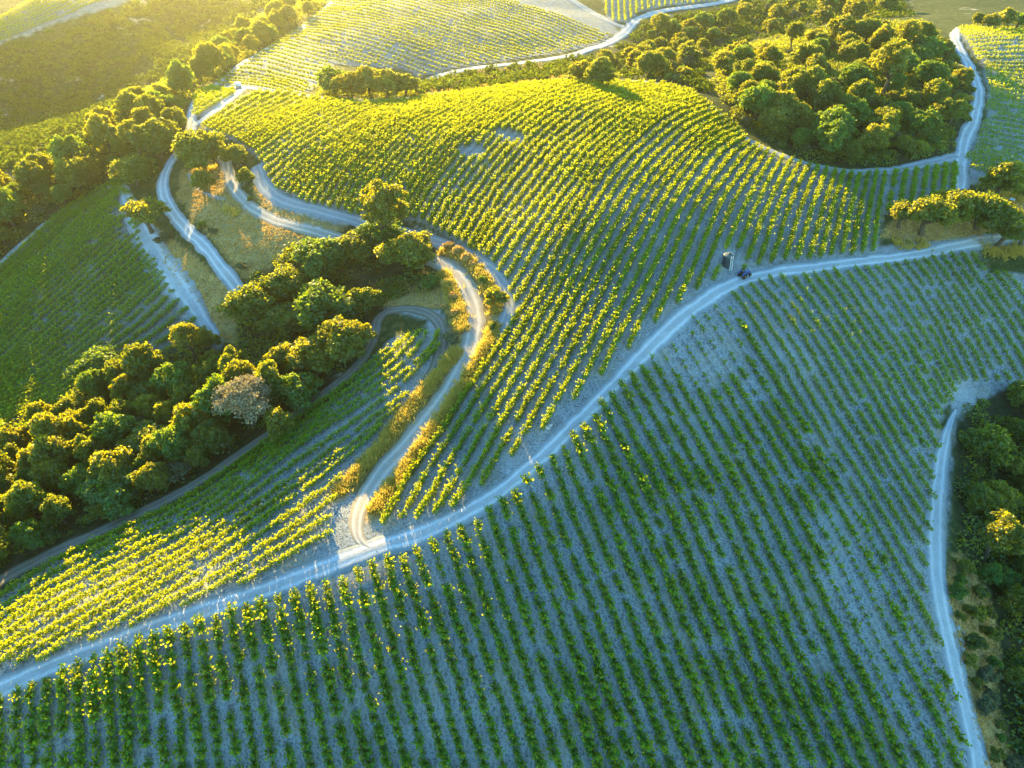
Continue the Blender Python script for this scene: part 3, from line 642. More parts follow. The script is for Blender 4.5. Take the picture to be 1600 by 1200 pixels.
def make_kind(key, n, mats, W, H, puffs, leaves, size, **kw):
    L = []
    for i in range(n):
        tk = kw.pop('thick', 1.0) if 'thick' in kw else 1.0
        v, q, c = crown_arrays(sum(map(ord, key))*7+i*31, W*(.92+.16*(i % 3)/2), H, puffs, leaves, size, **kw)
        L.append((np_mesh('crown', v, q, mats[i % len(mats)]), trunk_mesh(i*13+len(key), W, H, c, thick=tk), W, H))
    KIND[key] = L
make_kind('oak', 9, [M_OAK, M_OAK2, M_OAK3, M_OAK, M_OAK2], 8.0, 6.4, 92, 112, .28, h0=.10, flat=.95, loose=.35, pr=(.10, .21))
make_kind('round', 5, [M_OAK, M_OAK2, M_OAK3], 6.0, 5.0, 62, 110, .25, h0=.06, flat=.95, loose=.3, pr=(.11, .22))
make_kind('tall', 3, [M_OAK2, M_OAK], 7.5, 11.0, 70, 110, .28, h0=.26, loose=.3, pr=(.11, .22))
make_kind('open', 4, [M_OAK2, M_OAK], 9.0, 6.6, 40, 130, .28, h0=.30, flat=.7, loose=.5, pr=(.13, .22))
make_kind('pale', 2, [M_PALE], 9.0, 7.6, 60, 110, .20, h0=.2, loose=.9, pr=(.12, .20))
make_kind('shrub', 5, [M_OAK3, M_OAK2, M_GREY, M_OAK, M_GREY], 3.4, 2.4, 18, 90, .22, h0=.03)
make_kind('goldshrub', 2, [M_GOLD, M_STRAW], 2.6, 1.5, 14, 90, .20, h0=.02, loose=.5)
NAME = {'oak': 'oak_tree', 'round': 'oak_tree', 'tall': 'oak_tree', 'open': 'oak_tree', 'pale': 'bare_tree', 'shrub': 'shrub', 'goldshrub': 'dry_shrub'}
CAT = {'oak_tree': 'tree', 'bare_tree': 'tree', 'shrub': 'shrub', 'dry_shrub': 'shrub'}
TREES = []
def crown_at(cx, cy, H, k=.55):
    """base point of a plant whose crown centre appears at cx, cy"""
    by = cy
    for _ in range(4):
        x, y, d, b = pick(cx, by); z = float(ground(x, y)[0]); X, Y = float(x[0]), float(y[0])
        qx, qy, qd = project(X, Y, z+H*k); by += cy-float(qy)
    return X, Y, z, float(d[0])
def tree(key, x, y, z, W, label, group=None, H=None, rng=random, var=None):
    L = KIND[key]; cr, tr, w0, h0 = L[var if var is not None else rng.randrange(len(L))]
    s = W/w0; sz = (H/h0) if H else s*rng.uniform(.9, 1.12)
    r = empty(NAME[key], (x, y, z-.1), rng.uniform(0, 6.28), label, CAT[NAME[key]], group); r.scale = (s, s*rng.uniform(.92, 1.08), sz)
    obj('crown', cr, r); obj('trunk', tr, r); TREES.append(r); return r
def single(key, cx, cy, rad, label, group=None, ratio=None, var=None):
    """a plant whose crown shows rad picture points wide on either side of cx, cy"""
    x, y, z, d = crown_at(cx, cy, 6); W = 2*rad*d/F; h0 = (KIND[key][0][3]/KIND[key][0][2]*W if W < 8.5 or key == 'tall' else .54*W) if ratio is None else ratio*W
    x, y, z, d = crown_at(cx, cy, h0); W = 2*rad*d/F
    return tree(key, x, y, z, W, label, group, H=h0, var=var)
OAKS_BY_TRACK = 'single oaks along the ridge track'
for a in [
 ('oak', 216, 266, 30, 'rounded oak at the upper corner of the dark lower field', OAKS_BY_TRACK, .72),
 ('oak', 254, 215, 38, 'broad dark oak on the outer side of the ridge track bend', OAKS_BY_TRACK, .72),
 ('oak', 319, 233, 39, 'big gold-rimmed oak between the two winding roads', OAKS_BY_TRACK, .72),
 ('oak', 372, 242, 22, 'smaller oak at the head of the S-curve road', OAKS_BY_TRACK, .72),
 ('open', 238, 336, 37, 'ragged dark oak standing on the pale strip beside the lower field', OAKS_BY_TRACK, .72),
 ('round', 279, 184, 23, 'oak against the ridge track opposite the triangular plot', OAKS_BY_TRACK, .72),
 ('round', 320, 283, 19, 'round dark green bush-like oak between the two winding roads', None),
 ('round', 386, 274, 15, 'small green oak between S-curve road and the dome strip', None)]: single(*a)
for a in [('shrub', 317, 351, 9, 'larger of two round shrubs on the dry bank'), ('shrub', 332, 360, 8, 'smaller of two round shrubs on the dry bank'), ('shrub', 258, 371, 14, 'low shrub at the foot of the ragged dark oak'),
          ('shrub', 391, 310, 6, 'tiny shrub on the ledge beside the S-curve road'), ('shrub', 773, 464, 20, 'round green shrub inside the S-curve bend'), ('shrub', 756, 436, 9, 'small gold-green shrub above the round bend shrub'),
          ('shrub', 770, 508, 11, 'low grey-green shrub below the round bend shrub'), ('shrub', 704, 527, 13, 'green shrub on the orange bank inside the loop'), ('shrub', 378, 415, 9, 'small shrub beside the lower road near the copse'),
          ('shrub', 112, 832, 6, 'lone small shrub at the edge of the gully wood by the vines')]: single(*a)
for cx, cy, r in [(703,384,11),(716,391,12),(729,402,12),(738,412,9),(700,440,12),(707,462,10),(712,488,10)]:
    single('goldshrub', cx, cy, r, 'glowing orange dry shrub %s' % ('on the loop road rim, %s from the copse' % ordinal([703,716,729,738].index(cx)+1) if cy < 420 else 'on the orange bank inside the loop, %s from its top' % ordinal([440,462,488].index(cy)+1)), 'dry shrubs round the S-curve loop')
COPSE_G = 'trees of the copse between the two roads'
for a in [
 ('tall', 606, 332, 40, 'tall airy olive tree at the top of the copse', COPSE_G), ('oak', 641, 392, 45, 'big dark oak at the right end of the copse by the loop road', COPSE_G), ('oak', 600, 362, 36, 'oak directly below the tall airy tree of the copse', COPSE_G),
 ('oak', 556, 384, 36, 'gold-topped oak at the upper edge of the copse', COPSE_G), ('oak', 506, 400, 44, 'broad gold-lit oak at the upper left of the copse', COPSE_G), ('oak', 452, 442, 44, 'oak with a bright gold top at the left of the copse', COPSE_G),
 ('oak', 402, 474, 42, 'dark oak at the left end of the copse where the lower road vanishes', COPSE_G, .72), ('oak', 512, 478, 50, 'big oak with gold top in the middle of the copse', COPSE_G, .68), ('oak', 452, 500, 38, 'dark oak in the inner left of the copse', COPSE_G),
 ('oak', 545, 530, 46, 'dark oak at the lower right of the copse beside the vines', COPSE_G, .70), ('oak', 497, 553, 42, 'dark oak at the foot of the copse', COPSE_G, .68), ('round', 572, 470, 28, 'round dark oak at the right flank of the copse', COPSE_G, .8), ('round', 448, 560, 30, 'shaded oak between copse and gully wood', COPSE_G),
 ('shrub', 676, 440, 16, 'dark shrub beside the big dark oak by the loop road', None)]: single(*a)
TG5 = 'clump of oaks between dome and hilltop field'
for a in [('round', 522, 126, 25, 'leftmost oak of the clump between dome and hilltop field', TG5, .74), ('round', 549, 132, 25, 'second oak from the left in the clump between dome and hilltop', TG5, .74), ('round', 578, 127, 28, 'broadest middle oak of the clump between dome and hilltop', TG5, .74),
          ('round', 607, 130, 26, 'fourth oak from the left in the clump between dome and hilltop', TG5, .74), ('round', 633, 132, 22, 'rightmost oak of the clump, touching the pale hilltop road', TG5, .74)]: single(*a)
for a in [('round', 908, 112, 21, 'gold-topped oak behind the dome crest, left of a pair', None, .75), ('round', 938, 111, 25, 'gold-topped oak behind the dome crest, right of a pair', None, .75)]: single(*a)
YD = 'oaks around the bare yard at right'
for a in [('round', 1556, 278, 36, 'rounded oak below the bright right-hand field', YD), ('round', 1598, 286, 28, 'oak cut by the picture edge below the bright field', YD), ('open', 1404, 334, 30, 'thin gold-leaved oak at the end of the dome rows', YD), ('open', 1440, 336, 42, 'spreading oak with a leaning pale limb over the yard', YD),
          ('oak', 1484, 322, 36, 'dense oak in the middle of the yard trees', YD), ('open', 1525, 328, 40, 'ragged oak at the right of the yard trees', YD), ('open', 1556, 356, 42, 'dark spreading oak beside the road end', YD), ('open', 1594, 362, 34, 'dark oak at the picture edge beside the road end', YD), ('shrub', 1506, 303, 12, 'small shrub below the rounded oak at the road', None)]: single(*a, **({'ratio': .72} if a[5] else {}))
for a in [('round', 1588, 30, 20, 'dark round oak beyond the top of the bright field', 'oaks beyond the bright field'), ('round', 1566, 28, 16, 'dark oak left of the round one beyond the bright field', 'oaks beyond the bright field'), ('round', 1543, 32, 13, 'small gold oak beyond the bright field', 'oaks beyond the bright field'), ('round', 1524, 30, 12, 'slim gold oak at the far end of the right-hand road', 'oaks beyond the bright field')]: single(*a)
# gully wood: the trees one can tell apart, then the rest
GW = 'trees of the gully wood'
for a in [
 ('pale', 396, 628, 52, 'pale leafless brown tree at the edge of the gully wood', GW, .9), ('round', 186, 768, 46, 'vivid green round tree at the lower edge of the gully wood', GW, None, 2), ('shrub', 283, 735, 22, 'grey-green bush beside the vivid round tree', GW, None, 2),
 ('oak', 336, 684, 32, 'dark oak left of the pale leafless tree', GW), ('oak', 240, 690, 44, 'big gold-lit oak in the middle of the gully wood', GW), ('oak', 300, 622, 30, 'gold-topped oak in the upper middle of the gully wood', GW), ('oak', 234, 612, 34, 'gold-topped oak on the upper edge of the gully wood', GW),
 ('oak', 165, 570, 38, 'shaded green oak jutting into the dark lower field', GW, None, 2), ('oak', 344, 578, 26, 'gold oak by the pale gap of the gully wood', GW), ('oak', 428, 578, 32, 'gold oak right above the pale leafless tree', GW), ('oak', 120, 640, 28, 'shaded oak where field, gravel and gully wood meet', GW), ('round', 470, 610, 32, 'dark round tree below the copse at the vines', GW, None, 2),
 ('round', 325, 530, 20, 'small green oak at the end of the pale gravel strip', GW)]: single(*a)
TINT = {0: 'dark olive', 1: 'yellow-olive', 2: 'green', 3: 'dark olive', 4: 'yellow-olive'}
def wood(name, group, poly, key_mix, Wr, gap, seed, avoid=None, edge='nearest', maxn=200, shr=0.0, hs=1.0):
    rng = random.Random(seed); nr = np.random.default_rng(seed); xs = [p[0] for p in poly]; ys = [p[1] for p in poly]
    n = 9000; cx = nr.uniform(min(xs), max(xs), n); cy = nr.uniform(min(ys), max(ys), n); ok = inside(cx, cy, poly) & (cx > -45) & (cx < 1645) & (cy < 1235) & (cy > -12); cx, cy = cx[ok], cy[ok]
    x, y, d, b = pick(cx, cy); pts = []; old = [(t.location.x, t.location.y, (14 if t.name.startswith('bare') else 0)) for t in TREES]
    for i in range(len(cx)):
        W = rng.uniform(*Wr); W = W if rng.random() > .18 else W*.7
        s = F/d[i]; up = .62*W*s*math.sqrt(max(.05, 1-((CAMZ-float(base_z(x[i], y[i])))/math.hypot(d[i], x[i]))**2))
        if cy[i] > 25 and not (inside([cx[i]], [cy[i]-up], poly)[0] or cy[i]-up < 0): continue
        if not (inside([cx[i]-.36*W*s], [cy[i]-.4*up], poly)[0] or cx[i] < 10) or not (inside([cx[i]+.36*W*s], [cy[i]-.4*up], poly)[0] or cx[i] > 1590): continue
        if np.any((ROADPTS[:, 0]-x[i])**2+(ROADPTS[:, 1]-y[i])**2 < (ROADPTS[:, 2]*.5+W*.30)**2): continue
        if all((x[i]-p[0])**2+(y[i]-p[1])**2 > (gap*.5*(W+p[2]))**2 for p in pts) and all((x[i]-o[0])**2+(y[i]-o[1])**2 > (12 if Wr[0] > 5 else 5)+o[2] for o in old): pts.append((x[i], y[i], W, cx[i], cy[i], d[i]))
        if len(pts) >= maxn: break
    P = [(X, Y, float(ground(np.array([X]), np.array([Y]))[0]), W, qx, qy) for (X, Y, W, qx, qy, dd) in pts]
    P.sort(key=lambda p: -p[5]); per = max(5, int(math.sqrt(len(P))*1.15)); k = 0
    for t in range(0, len(P), per):
        for j, (bx, by, bz, W, qx, qy) in enumerate(sorted(P[t:t+per], key=lambda p: p[4])):
            key = rng.choices([a for a, _ in key_mix], [b for _, b in key_mix])[0]
            if rng.random() < shr: key = 'shrub'; W *= .55
            v = rng.randrange(len(KIND[key])); size = 'broad' if W > (Wr[0]+Wr[1])/2 else 'small'
            tint = {'M': ''}.get('', {M_OAK.name: 'dark', M_OAK2.name: 'olive', M_OAK3.name: 'green', M_GREY.name: 'grey', M_PALE.name: 'pale'}[KIND[key][v][0].materials[0].name])
            lab = '%s %s %s %s, %s tier from %s edge, %s from left' % (size, tint, 'shrub' if key == 'shrub' else 'oak', name, ordinal(t//per+1), edge, ordinal(j+1))
            tree(key, bx, by, bz, W, lab, group, H=hs*W/KIND[key][v][2]*KIND[key][v][3]*rng.uniform(.9, 1.15), rng=rng, var=v); k += 1
    print(name, k); return k
OK_ = [('oak', 5), ('round', 3), ('tall', .3)]
wood('in the gully wood', GW, GULLY, OK_, (5.5, 9.0), .56, 21, edge='lower', maxn=52, hs=1.3)
wood('in the hilltop wood', 'trees of the hilltop wood', KNOLL, OK_, (7.0, 11.0), .58, 22, edge='lower', maxn=78)
wood('on the left ridge', 'trees of the left ridge', RIDGE, OK_, (7.0, 11), .60, 23, edge='lower', maxn=56, hs=1.25)
wood('on the far ridge tip', 'trees of the left ridge', [(320,92),(430,12),(460,-10),(512,-10),(500,14),(455,46),(400,86),(345,116)], OK_, (5.5, 8.5), .5, 29, edge='lower', maxn=18, hs=1.1)
wood('in the hazy dark wood', 'trees of the far dark wood', DARKWOOD, OK_, (7.5, 11.5), .62, 24, edge='lower', maxn=34)
wood('in the shaded right wood', 'trees of the right edge wood', EAST, OK_, (5.5, 8.5), .56, 25, edge='lower', maxn=30, shr=.05)
SH = [('shrub', 1)]
wood('in the gully wood', 'undershrubs of the gully wood', GULLY, SH, (3.2, 5.2), .7, 41, edge='lower', maxn=50)
wood('in the hilltop wood', 'undershrubs of the hilltop wood', KNOLL, SH, (3.6, 6.0), .7, 42, edge='lower', maxn=70)
wood('on the left ridge', 'undershrubs of the left ridge', RIDGE, SH, (3.6, 6.0), .7, 43, edge='lower', maxn=50)
wood('in the hazy dark wood', 'undershrubs of the far dark wood', DARKWOOD, SH, (4.5, 7.5), .7, 44, edge='lower', maxn=40)
wood('on the dry roadside bank', 'shrubs of the roadside bank', GRASSES['roadside'], [('shrub', 1)], (2.2, 4.0), .9, 26, edge='lower', maxn=22)
wood('behind the dome crest', 'shrubs behind the dome crest', [(665,128),(760,114),(900,100),(900,116),(760,136),(670,146)], [('shrub', 1)], (2.5, 5), 1.0, 27, edge='lower', maxn=14)
wood('along the hilltop wood rim', 'shrubs of the hilltop wood rim', [(1470,80),(1488,70),(1522,130),(1520,165),(1500,210),(1490,200),(1508,160),(1505,130)], [('shrub', 2), ('goldshrub', 1)], (2.5, 4), .9, 28, edge='lower', maxn=16) if False else None
for i, (cx, cy, r) in enumerate([(1482,78,9),(1490,92,9),(1499,106,9),(1506,122,8),(1514,140,9),(1512,152,8),(1506,172,9),(1511,186,7),(1490,120,10),(1494,146,9)]):
    single('goldshrub' if i % 3 == 2 else 'shrub', cx, cy, r, '%s shrub on the hilltop wood rim by the road, %s from its top' % ('orange dry' if i % 3 == 2 else 'gold-green', ordinal(i+1)), 'shrubs of the hilltop wood rim')

# scrub on the far hazy hillside: one mass
def scatter_mesh(name, polys, per_m2, make, mat, label, cat, seed, size_jit=.4, lift=0.0, lines=None):
    nr = np.random.default_rng(seed); XY = []
    for poly in polys:
        P = np.array(poly, float); x, y, d, b = pick(P[:, 0], P[:, 1]); a = (np.ptp(x))*(np.ptp(y)); n = int(a*per_m2)
        X = nr.uniform(x.min(), x.max(), n); Y = nr.uniform(y.min(), y.max(), n); z = ground(X, Y); px, py, dd = project(X, Y, z)
        jx = vnoise(X, Y, 2.2)*10; ok = inside(px+jx, py+jx*.5, poly)
        XY.append(np.stack([X, Y], 1)[ok])
    for line, w, dens in (lines or []):
        L = ground_line(line, 200); seg = np.linalg.norm(np.diff(L, axis=0), axis=1).sum(); n = int(seg*w*dens)
        t = nr.random(n)*(len(L)-1); i = t.astype(int); f = (t-i)[:, None]; p = L[i]*(1-f)+L[np.minimum(i+1, len(L)-1)]*f
        tn = L[np.minimum(i+1, len(L)-1)]-L[i]; tn /= np.linalg.norm(tn, axis=1)[:, None]+1e-9; XY.append(p+np.stack([-tn[:, 1], tn[:, 0]], 1)*(nr.normal(0, .33, n)*w)[:, None])
    XY = np.concatenate(XY)
    if name.endswith('undergrowth'):
        XY = XY[[not np.any((ROADPTS[:, 0]-a)**2+(ROADPTS[:, 1]-b)**2 < (ROADPTS[:, 2]*.5+1.6)**2) for a, b in XY]]
    keep = vnoise(XY[:, 0], XY[:, 1], 3.5)+.5*vnoise(XY[:, 0], XY[:, 1], 1.2) > (-.62 if name == 'dry_grass' else -.30); XY = XY[keep]; z = ground(XY[:, 0], XY[:, 1])
    V, Q = make(nr, np.c_[XY, z+lift]); o = obj(name, np_mesh(name, V, Q, mat)); tag(o, label, cat, kind='stuff'); print(name, len(XY), len(Q)); return o
def tufts(h, w, blades):
    def f(nr, P):
        n = len(P)*blades; B = np.repeat(P, blades, 0)+np.c_[nr.normal(0, .10, (n, 2)), np.zeros(n)-.02]
        a = nr.random(n)*6.283; hh = h*(.55+.8*nr.random(n))*(1+.5*vnoise(B[:, 0], B[:, 1], 2.0)); ln = nr.normal(0, .35, (n, 2))
        U = np.stack([np.cos(a), np.sin(a), np.zeros(n)], 1)*w; T = np.c_[ln*hh[:, None], hh]
        V = np.stack([B-U, B+U, B+T+U*.25, B+T-U*.25], 1).reshape(-1, 3); return V, np.arange(4*n).reshape(-1, 4)
    return f
def clumps(r, leaves, size):
    def f(nr, P):
        n = len(P); R = r*(.5+.9*nr.random(n)); C = np.repeat(P, leaves, 0); d = nr.normal(size=(n*leaves, 3)); d[:, 2] = np.abs(d[:, 2]); d /= np.linalg.norm(d, axis=1)[:, None]
        C = C+d*np.repeat(R, leaves)[:, None]*np.array([1, 1, .75])*(.6+.45*nr.random((n*leaves, 1))); return leaf_quads(nr, C, size, .3, d)
    return f
scatter_mesh('hillside_scrub', [SCRUBHILL, [(660,124),(760,110),(900,94),(935,92),(900,116),(840,126),(740,140),(650,150)]], .06, clumps(3.0, 60, .80), M_SCRUB, 'dark hazy scrub covering the far slopes', 'scrub', 51)
scatter_mesh('undergrowth', [GULLY, COPSE, EAST, KNOLL, RIDGE, [(505,128),(650,128),(655,152),(500,154)], [(885,104),(960,98),(962,122),(885,124)]], .17, clumps(2.3, 84, .38), M_OAK, 'dark undergrowth filling the woods between the trunks', 'undergrowth', 57)
scatter_mesh('far_undergrowth', [DARKWOOD], .06, clumps(2.8, 70, .6), M_SCRUB, 'dark undergrowth of the far wood', 'undergrowth', 58)
scatter_mesh('dry_grass', [], 0, tufts(.95, .085, 5), M_GOLD, 'glowing golden grass along the verges of the winding road', 'grass', 52, lines=[(l, w*1.2, 34) for l, w in VERGES[:2]]+[(l, w*1.3, 18) for l, w in VERGES[2:]]+[([(1395,378),(1420,385),(1450,380)], 2.5, 6), ([(1535,392),(1570,396),(1600,392)], 3, 7), ([(1540,312),(1575,305),(1600,315)], 3, 5), ([(310,262),(322,268),(340,262)], 2, 5), ([(350,325),(372,335)], 1.6, 7)])
scatter_mesh('pale_grass', [GRASSES[k] for k in ('bank', 'ledge', 'slope', 'hollow', 'roadside', 'yard')], 4.0, tufts(.34, .07, 4), M_STRAW, 'pale dry grass on the banks between the roads', 'grass', 53)
scatter_mesh('dip_grass', [[(660,122),(760,108),(900,92),(935,90),(900,118),(840,128),(740,142),(650,152)]], .25, tufts(.7, .14, 5), M_STRAW, 'brown dry grass in the dip behind the dome crest', 'grass', 54)
scatter_mesh('field_weeds', [FORE], .22, tufts(.20, .05, 5), M_STRAW, 'dry weeds scattered between the front vine rows', 'weeds', 55)
scatter_mesh('dome_weeds', [MID], .12, tufts(.20, .06, 4), M_STRAW, 'dry weeds scattered between the dome vine rows', 'weeds', 56)
print('trees', len(TREES), {k: sum(t.name.startswith(k) for t in TREES) for k in CAT}, time.time()-T0)

# ------------------------------------------------------------------ things standing on the hill
def at(px, py):
    x, y, d, b = pick(px, py); return float(x[0]), float(y[0]), float(ground(x, y)[0])
def heading(a, b):
    p, q = at(*a), at(*b); return math.atan2(q[1]-p[1], q[0]-p[0])
M_TANK = plain('dark_teal_plastic', (.010, .036, .050), .42, .5); M_TANKTOP = plain('worn_plastic_rim', (.07, .10, .10), .5, .4); M_WHITE = plain('white_paint', (.78, .78, .76), .5, .4)
M_BLUE = plain('blue_paint', (.012, .055, .22), .35, .5); M_YEL = plain('yellow_paint', (.72, .42, .03), .4, .5); M_TYRE = plain('tyre_rubber', (.018, .018, .018), .85, .2); M_DARK = plain('dark_metal', (.04, .04, .045), .5, .4)
M_SEAT = plain('black_seat', (.02, .02, .022), .7, .3); M_NAVY = plain('navy_paint', (.012, .022, .05), .3, .5); M_GLASS = plain('dark_window', (.02, .03, .035), .08, .6); M_STONE = plain('pale_stone', (.46, .45, .43), .95, .1, var=.3, scale=2); M_GREYM = plain('grey_metal', (.42, .43, .44), .45, .5, metal=.6); M_LOG = plain('weathered_log', (.30, .20, .11), .9, .1, var=.3)

# water tank with a ladder
x, y, z = at(1136.5, 413); tk = obj('water_tank', None or (lambda m: (m.lathe([(1.22, -.1), (1.24, .05), (1.22, .12)] + sum([[(1.20, h), (1.24, h+.10), (1.24, h+.42), (1.20, h+.52)] for h in np.arange(.14, 2.3, .56)], []) + [(1.20, 2.50)], 40), m.mesh('water_tank', M_TANK, smooth=True))[1])(MB()), None, (x, y, z)); tag(tk, 'dark teal plastic water tank standing among the vines beside the road', 'water tank')
m = MB(); m.lathe([(1.25, 2.47), (1.26, 2.59), (1.12, 2.67), (1.0, 2.70), (.62, 2.85), (.30, 2.93), (.28, 2.91)], 40); obj('tank_top', m.mesh('tank_top', M_TANKTOP, smooth=True), tk)
m = MB(); m.lathe([(.30, 2.91), (.31, 3.01), (.27, 3.05), (.05, 3.07)], 24); obj('lid', m.mesh('lid', M_TANK, smooth=True), tk)
m = MB(); m.tube([(.9, -1.15, .35), (1.05, -1.4, .35), (1.05, -1.4, -.05)], .06, 8); obj('outlet_pipe', m.mesh('outlet_pipe', M_DARK), tk)
ld = empty('ladder', (x+.28, y-1.32, z), 0, 'white ladder leaning against the teal water tank', 'ladder')
def leanp(px_, t): return (px_, -.75+.95*t-.0, 3.9*t-.02)
for s in (-.24, .24):
    m = MB(); m.tube([(s, -.85, -.12), (s, .06, 3.0)], .045, 6); obj('rail', m.mesh('rail', M_WHITE), ld)
for k in range(11):
    t = (k+.7)/11.6; m = MB(); m.tube([(-.24, -.85+.91*t, -.12+3.12*t), (.24, -.85+.91*t, -.12+3.12*t)], .035, 6); obj('rung', m.mesh('rung', M_WHITE), ld)

# tractor
def wheel(parent, c, r, w, rim, hub=.58):
    m = MB(); m.lathe([(r*.62, -w/2), (r*.90, -w/2), (r, -w*.34), (r, w*.34), (r*.90, w/2), (r*.62, w/2)], 28, 'y')
    for k in range(18):
        a = 2*math.pi*k/18
        for sg in (-1, 1):
            p = (r*1.01*math.cos(a+sg*.09), sg*w*.24, r*1.01*math.sin(a+sg*.09)); q = (r*1.03*math.cos(a), sg*.01, r*1.03*math.sin(a)); m.tube([p, q], .035*r/.6, 4)
    wh = obj('wheel', m.mesh('wheel', M_TYRE), parent, c)
    m = MB(); m.lathe([(r*.16, -w*.52), (r*.20, -w*.46), (r*hub, -w*.30), (r*.66, -w*.50), (r*.66, w*.50), (r*hub, w*.30), (r*.20, w*.46), (r*.16, w*.52)], 24, 'y'); obj('rim', m.mesh('rim', rim), wh)
a = heading((1152, 434), (1174, 426)); x, y, z = at(1161, 433)
tr = empty('tractor', (x, y, z+.1), a, 'small blue tractor with yellow wheel hubs parked at the roadside below the tank', 'tractor')
m = MB(); m.box((.95, 0, 1.02), (1.55, .66, .62), .12, taper=.92); m.box((1.74, 0, .95), (.10, .60, .50), .04); obj('hood', m.mesh('hood', M_BLUE), tr)
m = MB(); m.box((1.80, 0, .98), (.05, .46, .36), .02); obj('grille', m.mesh('grille', M_DARK), tr)
for s in (-.2, .2):
    m = MB(); m.lathe([(.02, 0), (.08, .0), (.09, .05), (.02, .06)], 12, 'x', (1.79, s, 1.19)); obj('headlight', m.mesh('headlight', M_WHITE), tr)
m = MB(); m.box((.55, 0, .62), (2.5, .42, .36), .06); m.box((1.45, 0, .50), (.22, 1.15, .14), .03); m.box((-.35, 0, .66), (.5, 1.2, .28), .06); obj('chassis', m.mesh('chassis', M_DARK), tr)
for s in (-.66, .66): wheel(tr, (-.40, s, .66), .68, .38, M_YEL)
for s in (-.56, .56): wheel(tr, (1.45, s, .40), .42, .26, M_YEL)
for s in (-.66, .66):
    m = MB(); pts = [(-.40+.80*math.cos(t), s, .66+.80*math.sin(t)) for t in np.linspace(.35, 2.7, 9)]
    for p, q in zip(pts[:-1], pts[1:]): m.add([(p[0], s-.21, p[2]), (p[0], s+.21, p[2]), (q[0], s+.21, q[2]), (q[0], s-.21, q[2]), (p[0]*.99, s-.21, p[2]-.04), (p[0]*.99, s+.21, p[2]-.04), (q[0]*.99, s+.21, q[2]-.04), (q[0]*.99, s-.21, q[2]-.04)], [(0, 1, 2, 3), (7, 6, 5, 4), (0, 3, 7, 4), (1, 5, 6, 2), (0, 4, 5, 1), (3, 2, 6, 7)])
    obj('fender', m.mesh('fender', M_BLUE), tr)
m = MB(); m.box((-.38, 0, 1.06), (.46, .48, .14), .05); m.box((-.60, 0, 1.32), (.12, .46, .44), .05); obj('seat', m.mesh('seat', M_SEAT), tr)
m = MB(); m.tube([(.18, 0, 1.2), (.02, 0, 1.48)], .03, 6); ring = [(.02+.10*math.sin(t), .20*math.cos(t), 1.48+.17*math.sin(t)) for t in np.linspace(0, 6.283, 17)]; m.tube(ring, .022, 6, caps=False); obj('steering_wheel', m.mesh('steering_wheel', M_DARK), tr)
m = MB(); m.tube([(1.15, .22, 1.3), (1.15, .22, 1.85), (1.10, .22, 1.95)], .045, 8); obj('exhaust', m.mesh('exhaust', M_DARK), tr)
m = MB(); m.tube([(-.72, -.5, .75), (-.78, -.5, 2.0), (-.78, -.44, 2.08), (-.78, .44, 2.08), (-.78, .5, 2.0), (-.72, .5, .75)], .045, 8); obj('roll_bar', m.mesh('roll_bar', M_DARK), tr)

# small open utility buggy in the yard
a = heading((1584, 326), (1568, 316)); x, y, z = at(1576, 322); ub = empty('utility_buggy', (x, y, z+.05), a, 'small dark buggy with pale roof parked in the bare yard', 'buggy')
m = MB(); m.box((.95, 0, .72), (.8, 1.25, .42), .12, taper=.86); m.box((0, 0, .50), (2.5, 1.2, .24), .06); m.box((-.85, 0, .78), (.95, 1.32, .34), .05); obj('body', m.mesh('body', M_NAVY), ub)
m = MB(); m.box((-.05, 0, 1.86), (1.25, 1.25, .08), .03); obj('canopy', m.mesh('canopy', M_WHITE), ub)
for s in (-.56, .56):
    m = MB(); m.tube([(.62, s, .85), (.46, s, 1.83), (-.52, s, 1.83), (-.60, s, .85)], .035, 6); obj('roll_bar', m.mesh('roll_bar', M_DARK), ub)
m = MB(); m.box((-.12, 0, .80), (.5, 1.05, .16), .05); m.box((-.40, 0, 1.08), (.12, 1.05, .5), .05); obj('seat', m.mesh('seat', M_SEAT), ub)
m = MB(); m.add([(.60, -.52, .95), (.60, .52, .95), (.48, .52, 1.72), (.48, -.52, 1.72), (.62, -.52, .95), (.62, .52, .95), (.50, .52, 1.72), (.50, -.52, 1.72)], [(0, 1, 2, 3), (7, 6, 5, 4), (0, 4, 5, 1), (2, 6, 7, 3), (1, 5, 6, 2), (0, 3, 7, 4)]); obj('windshield', m.mesh('windshield', M_GLASS), ub)
for xx in (.85, -.85):
    for s in (-.62, .62): wheel(ub, (xx, s, .33), .34, .24, M_GREYM)

# white box trailer at the ridge junction
a = heading((366, 135), (380, 137)); x, y, z = at(373, 137); wb = empty('water_trailer', (x, y, z+.05), a, 'small white box trailer standing at the ridge track junction', 'trailer')
m = MB(); m.box((0, 0, 1.15), (2.0, 1.4, 1.15), .10); obj('box_body', m.mesh('box_body', M_WHITE), wb)
m = MB(); m.box((0, 0, .50), (2.2, 1.2, .14), .03); m.tube([(1.1, 0, .5), (1.9, 0, .42)], .05, 6); obj('chassis', m.mesh('chassis', M_DARK), wb)
for s in (-.72, .72): wheel(wb, (-.1, s, .34), .35, .2, M_GREYM)

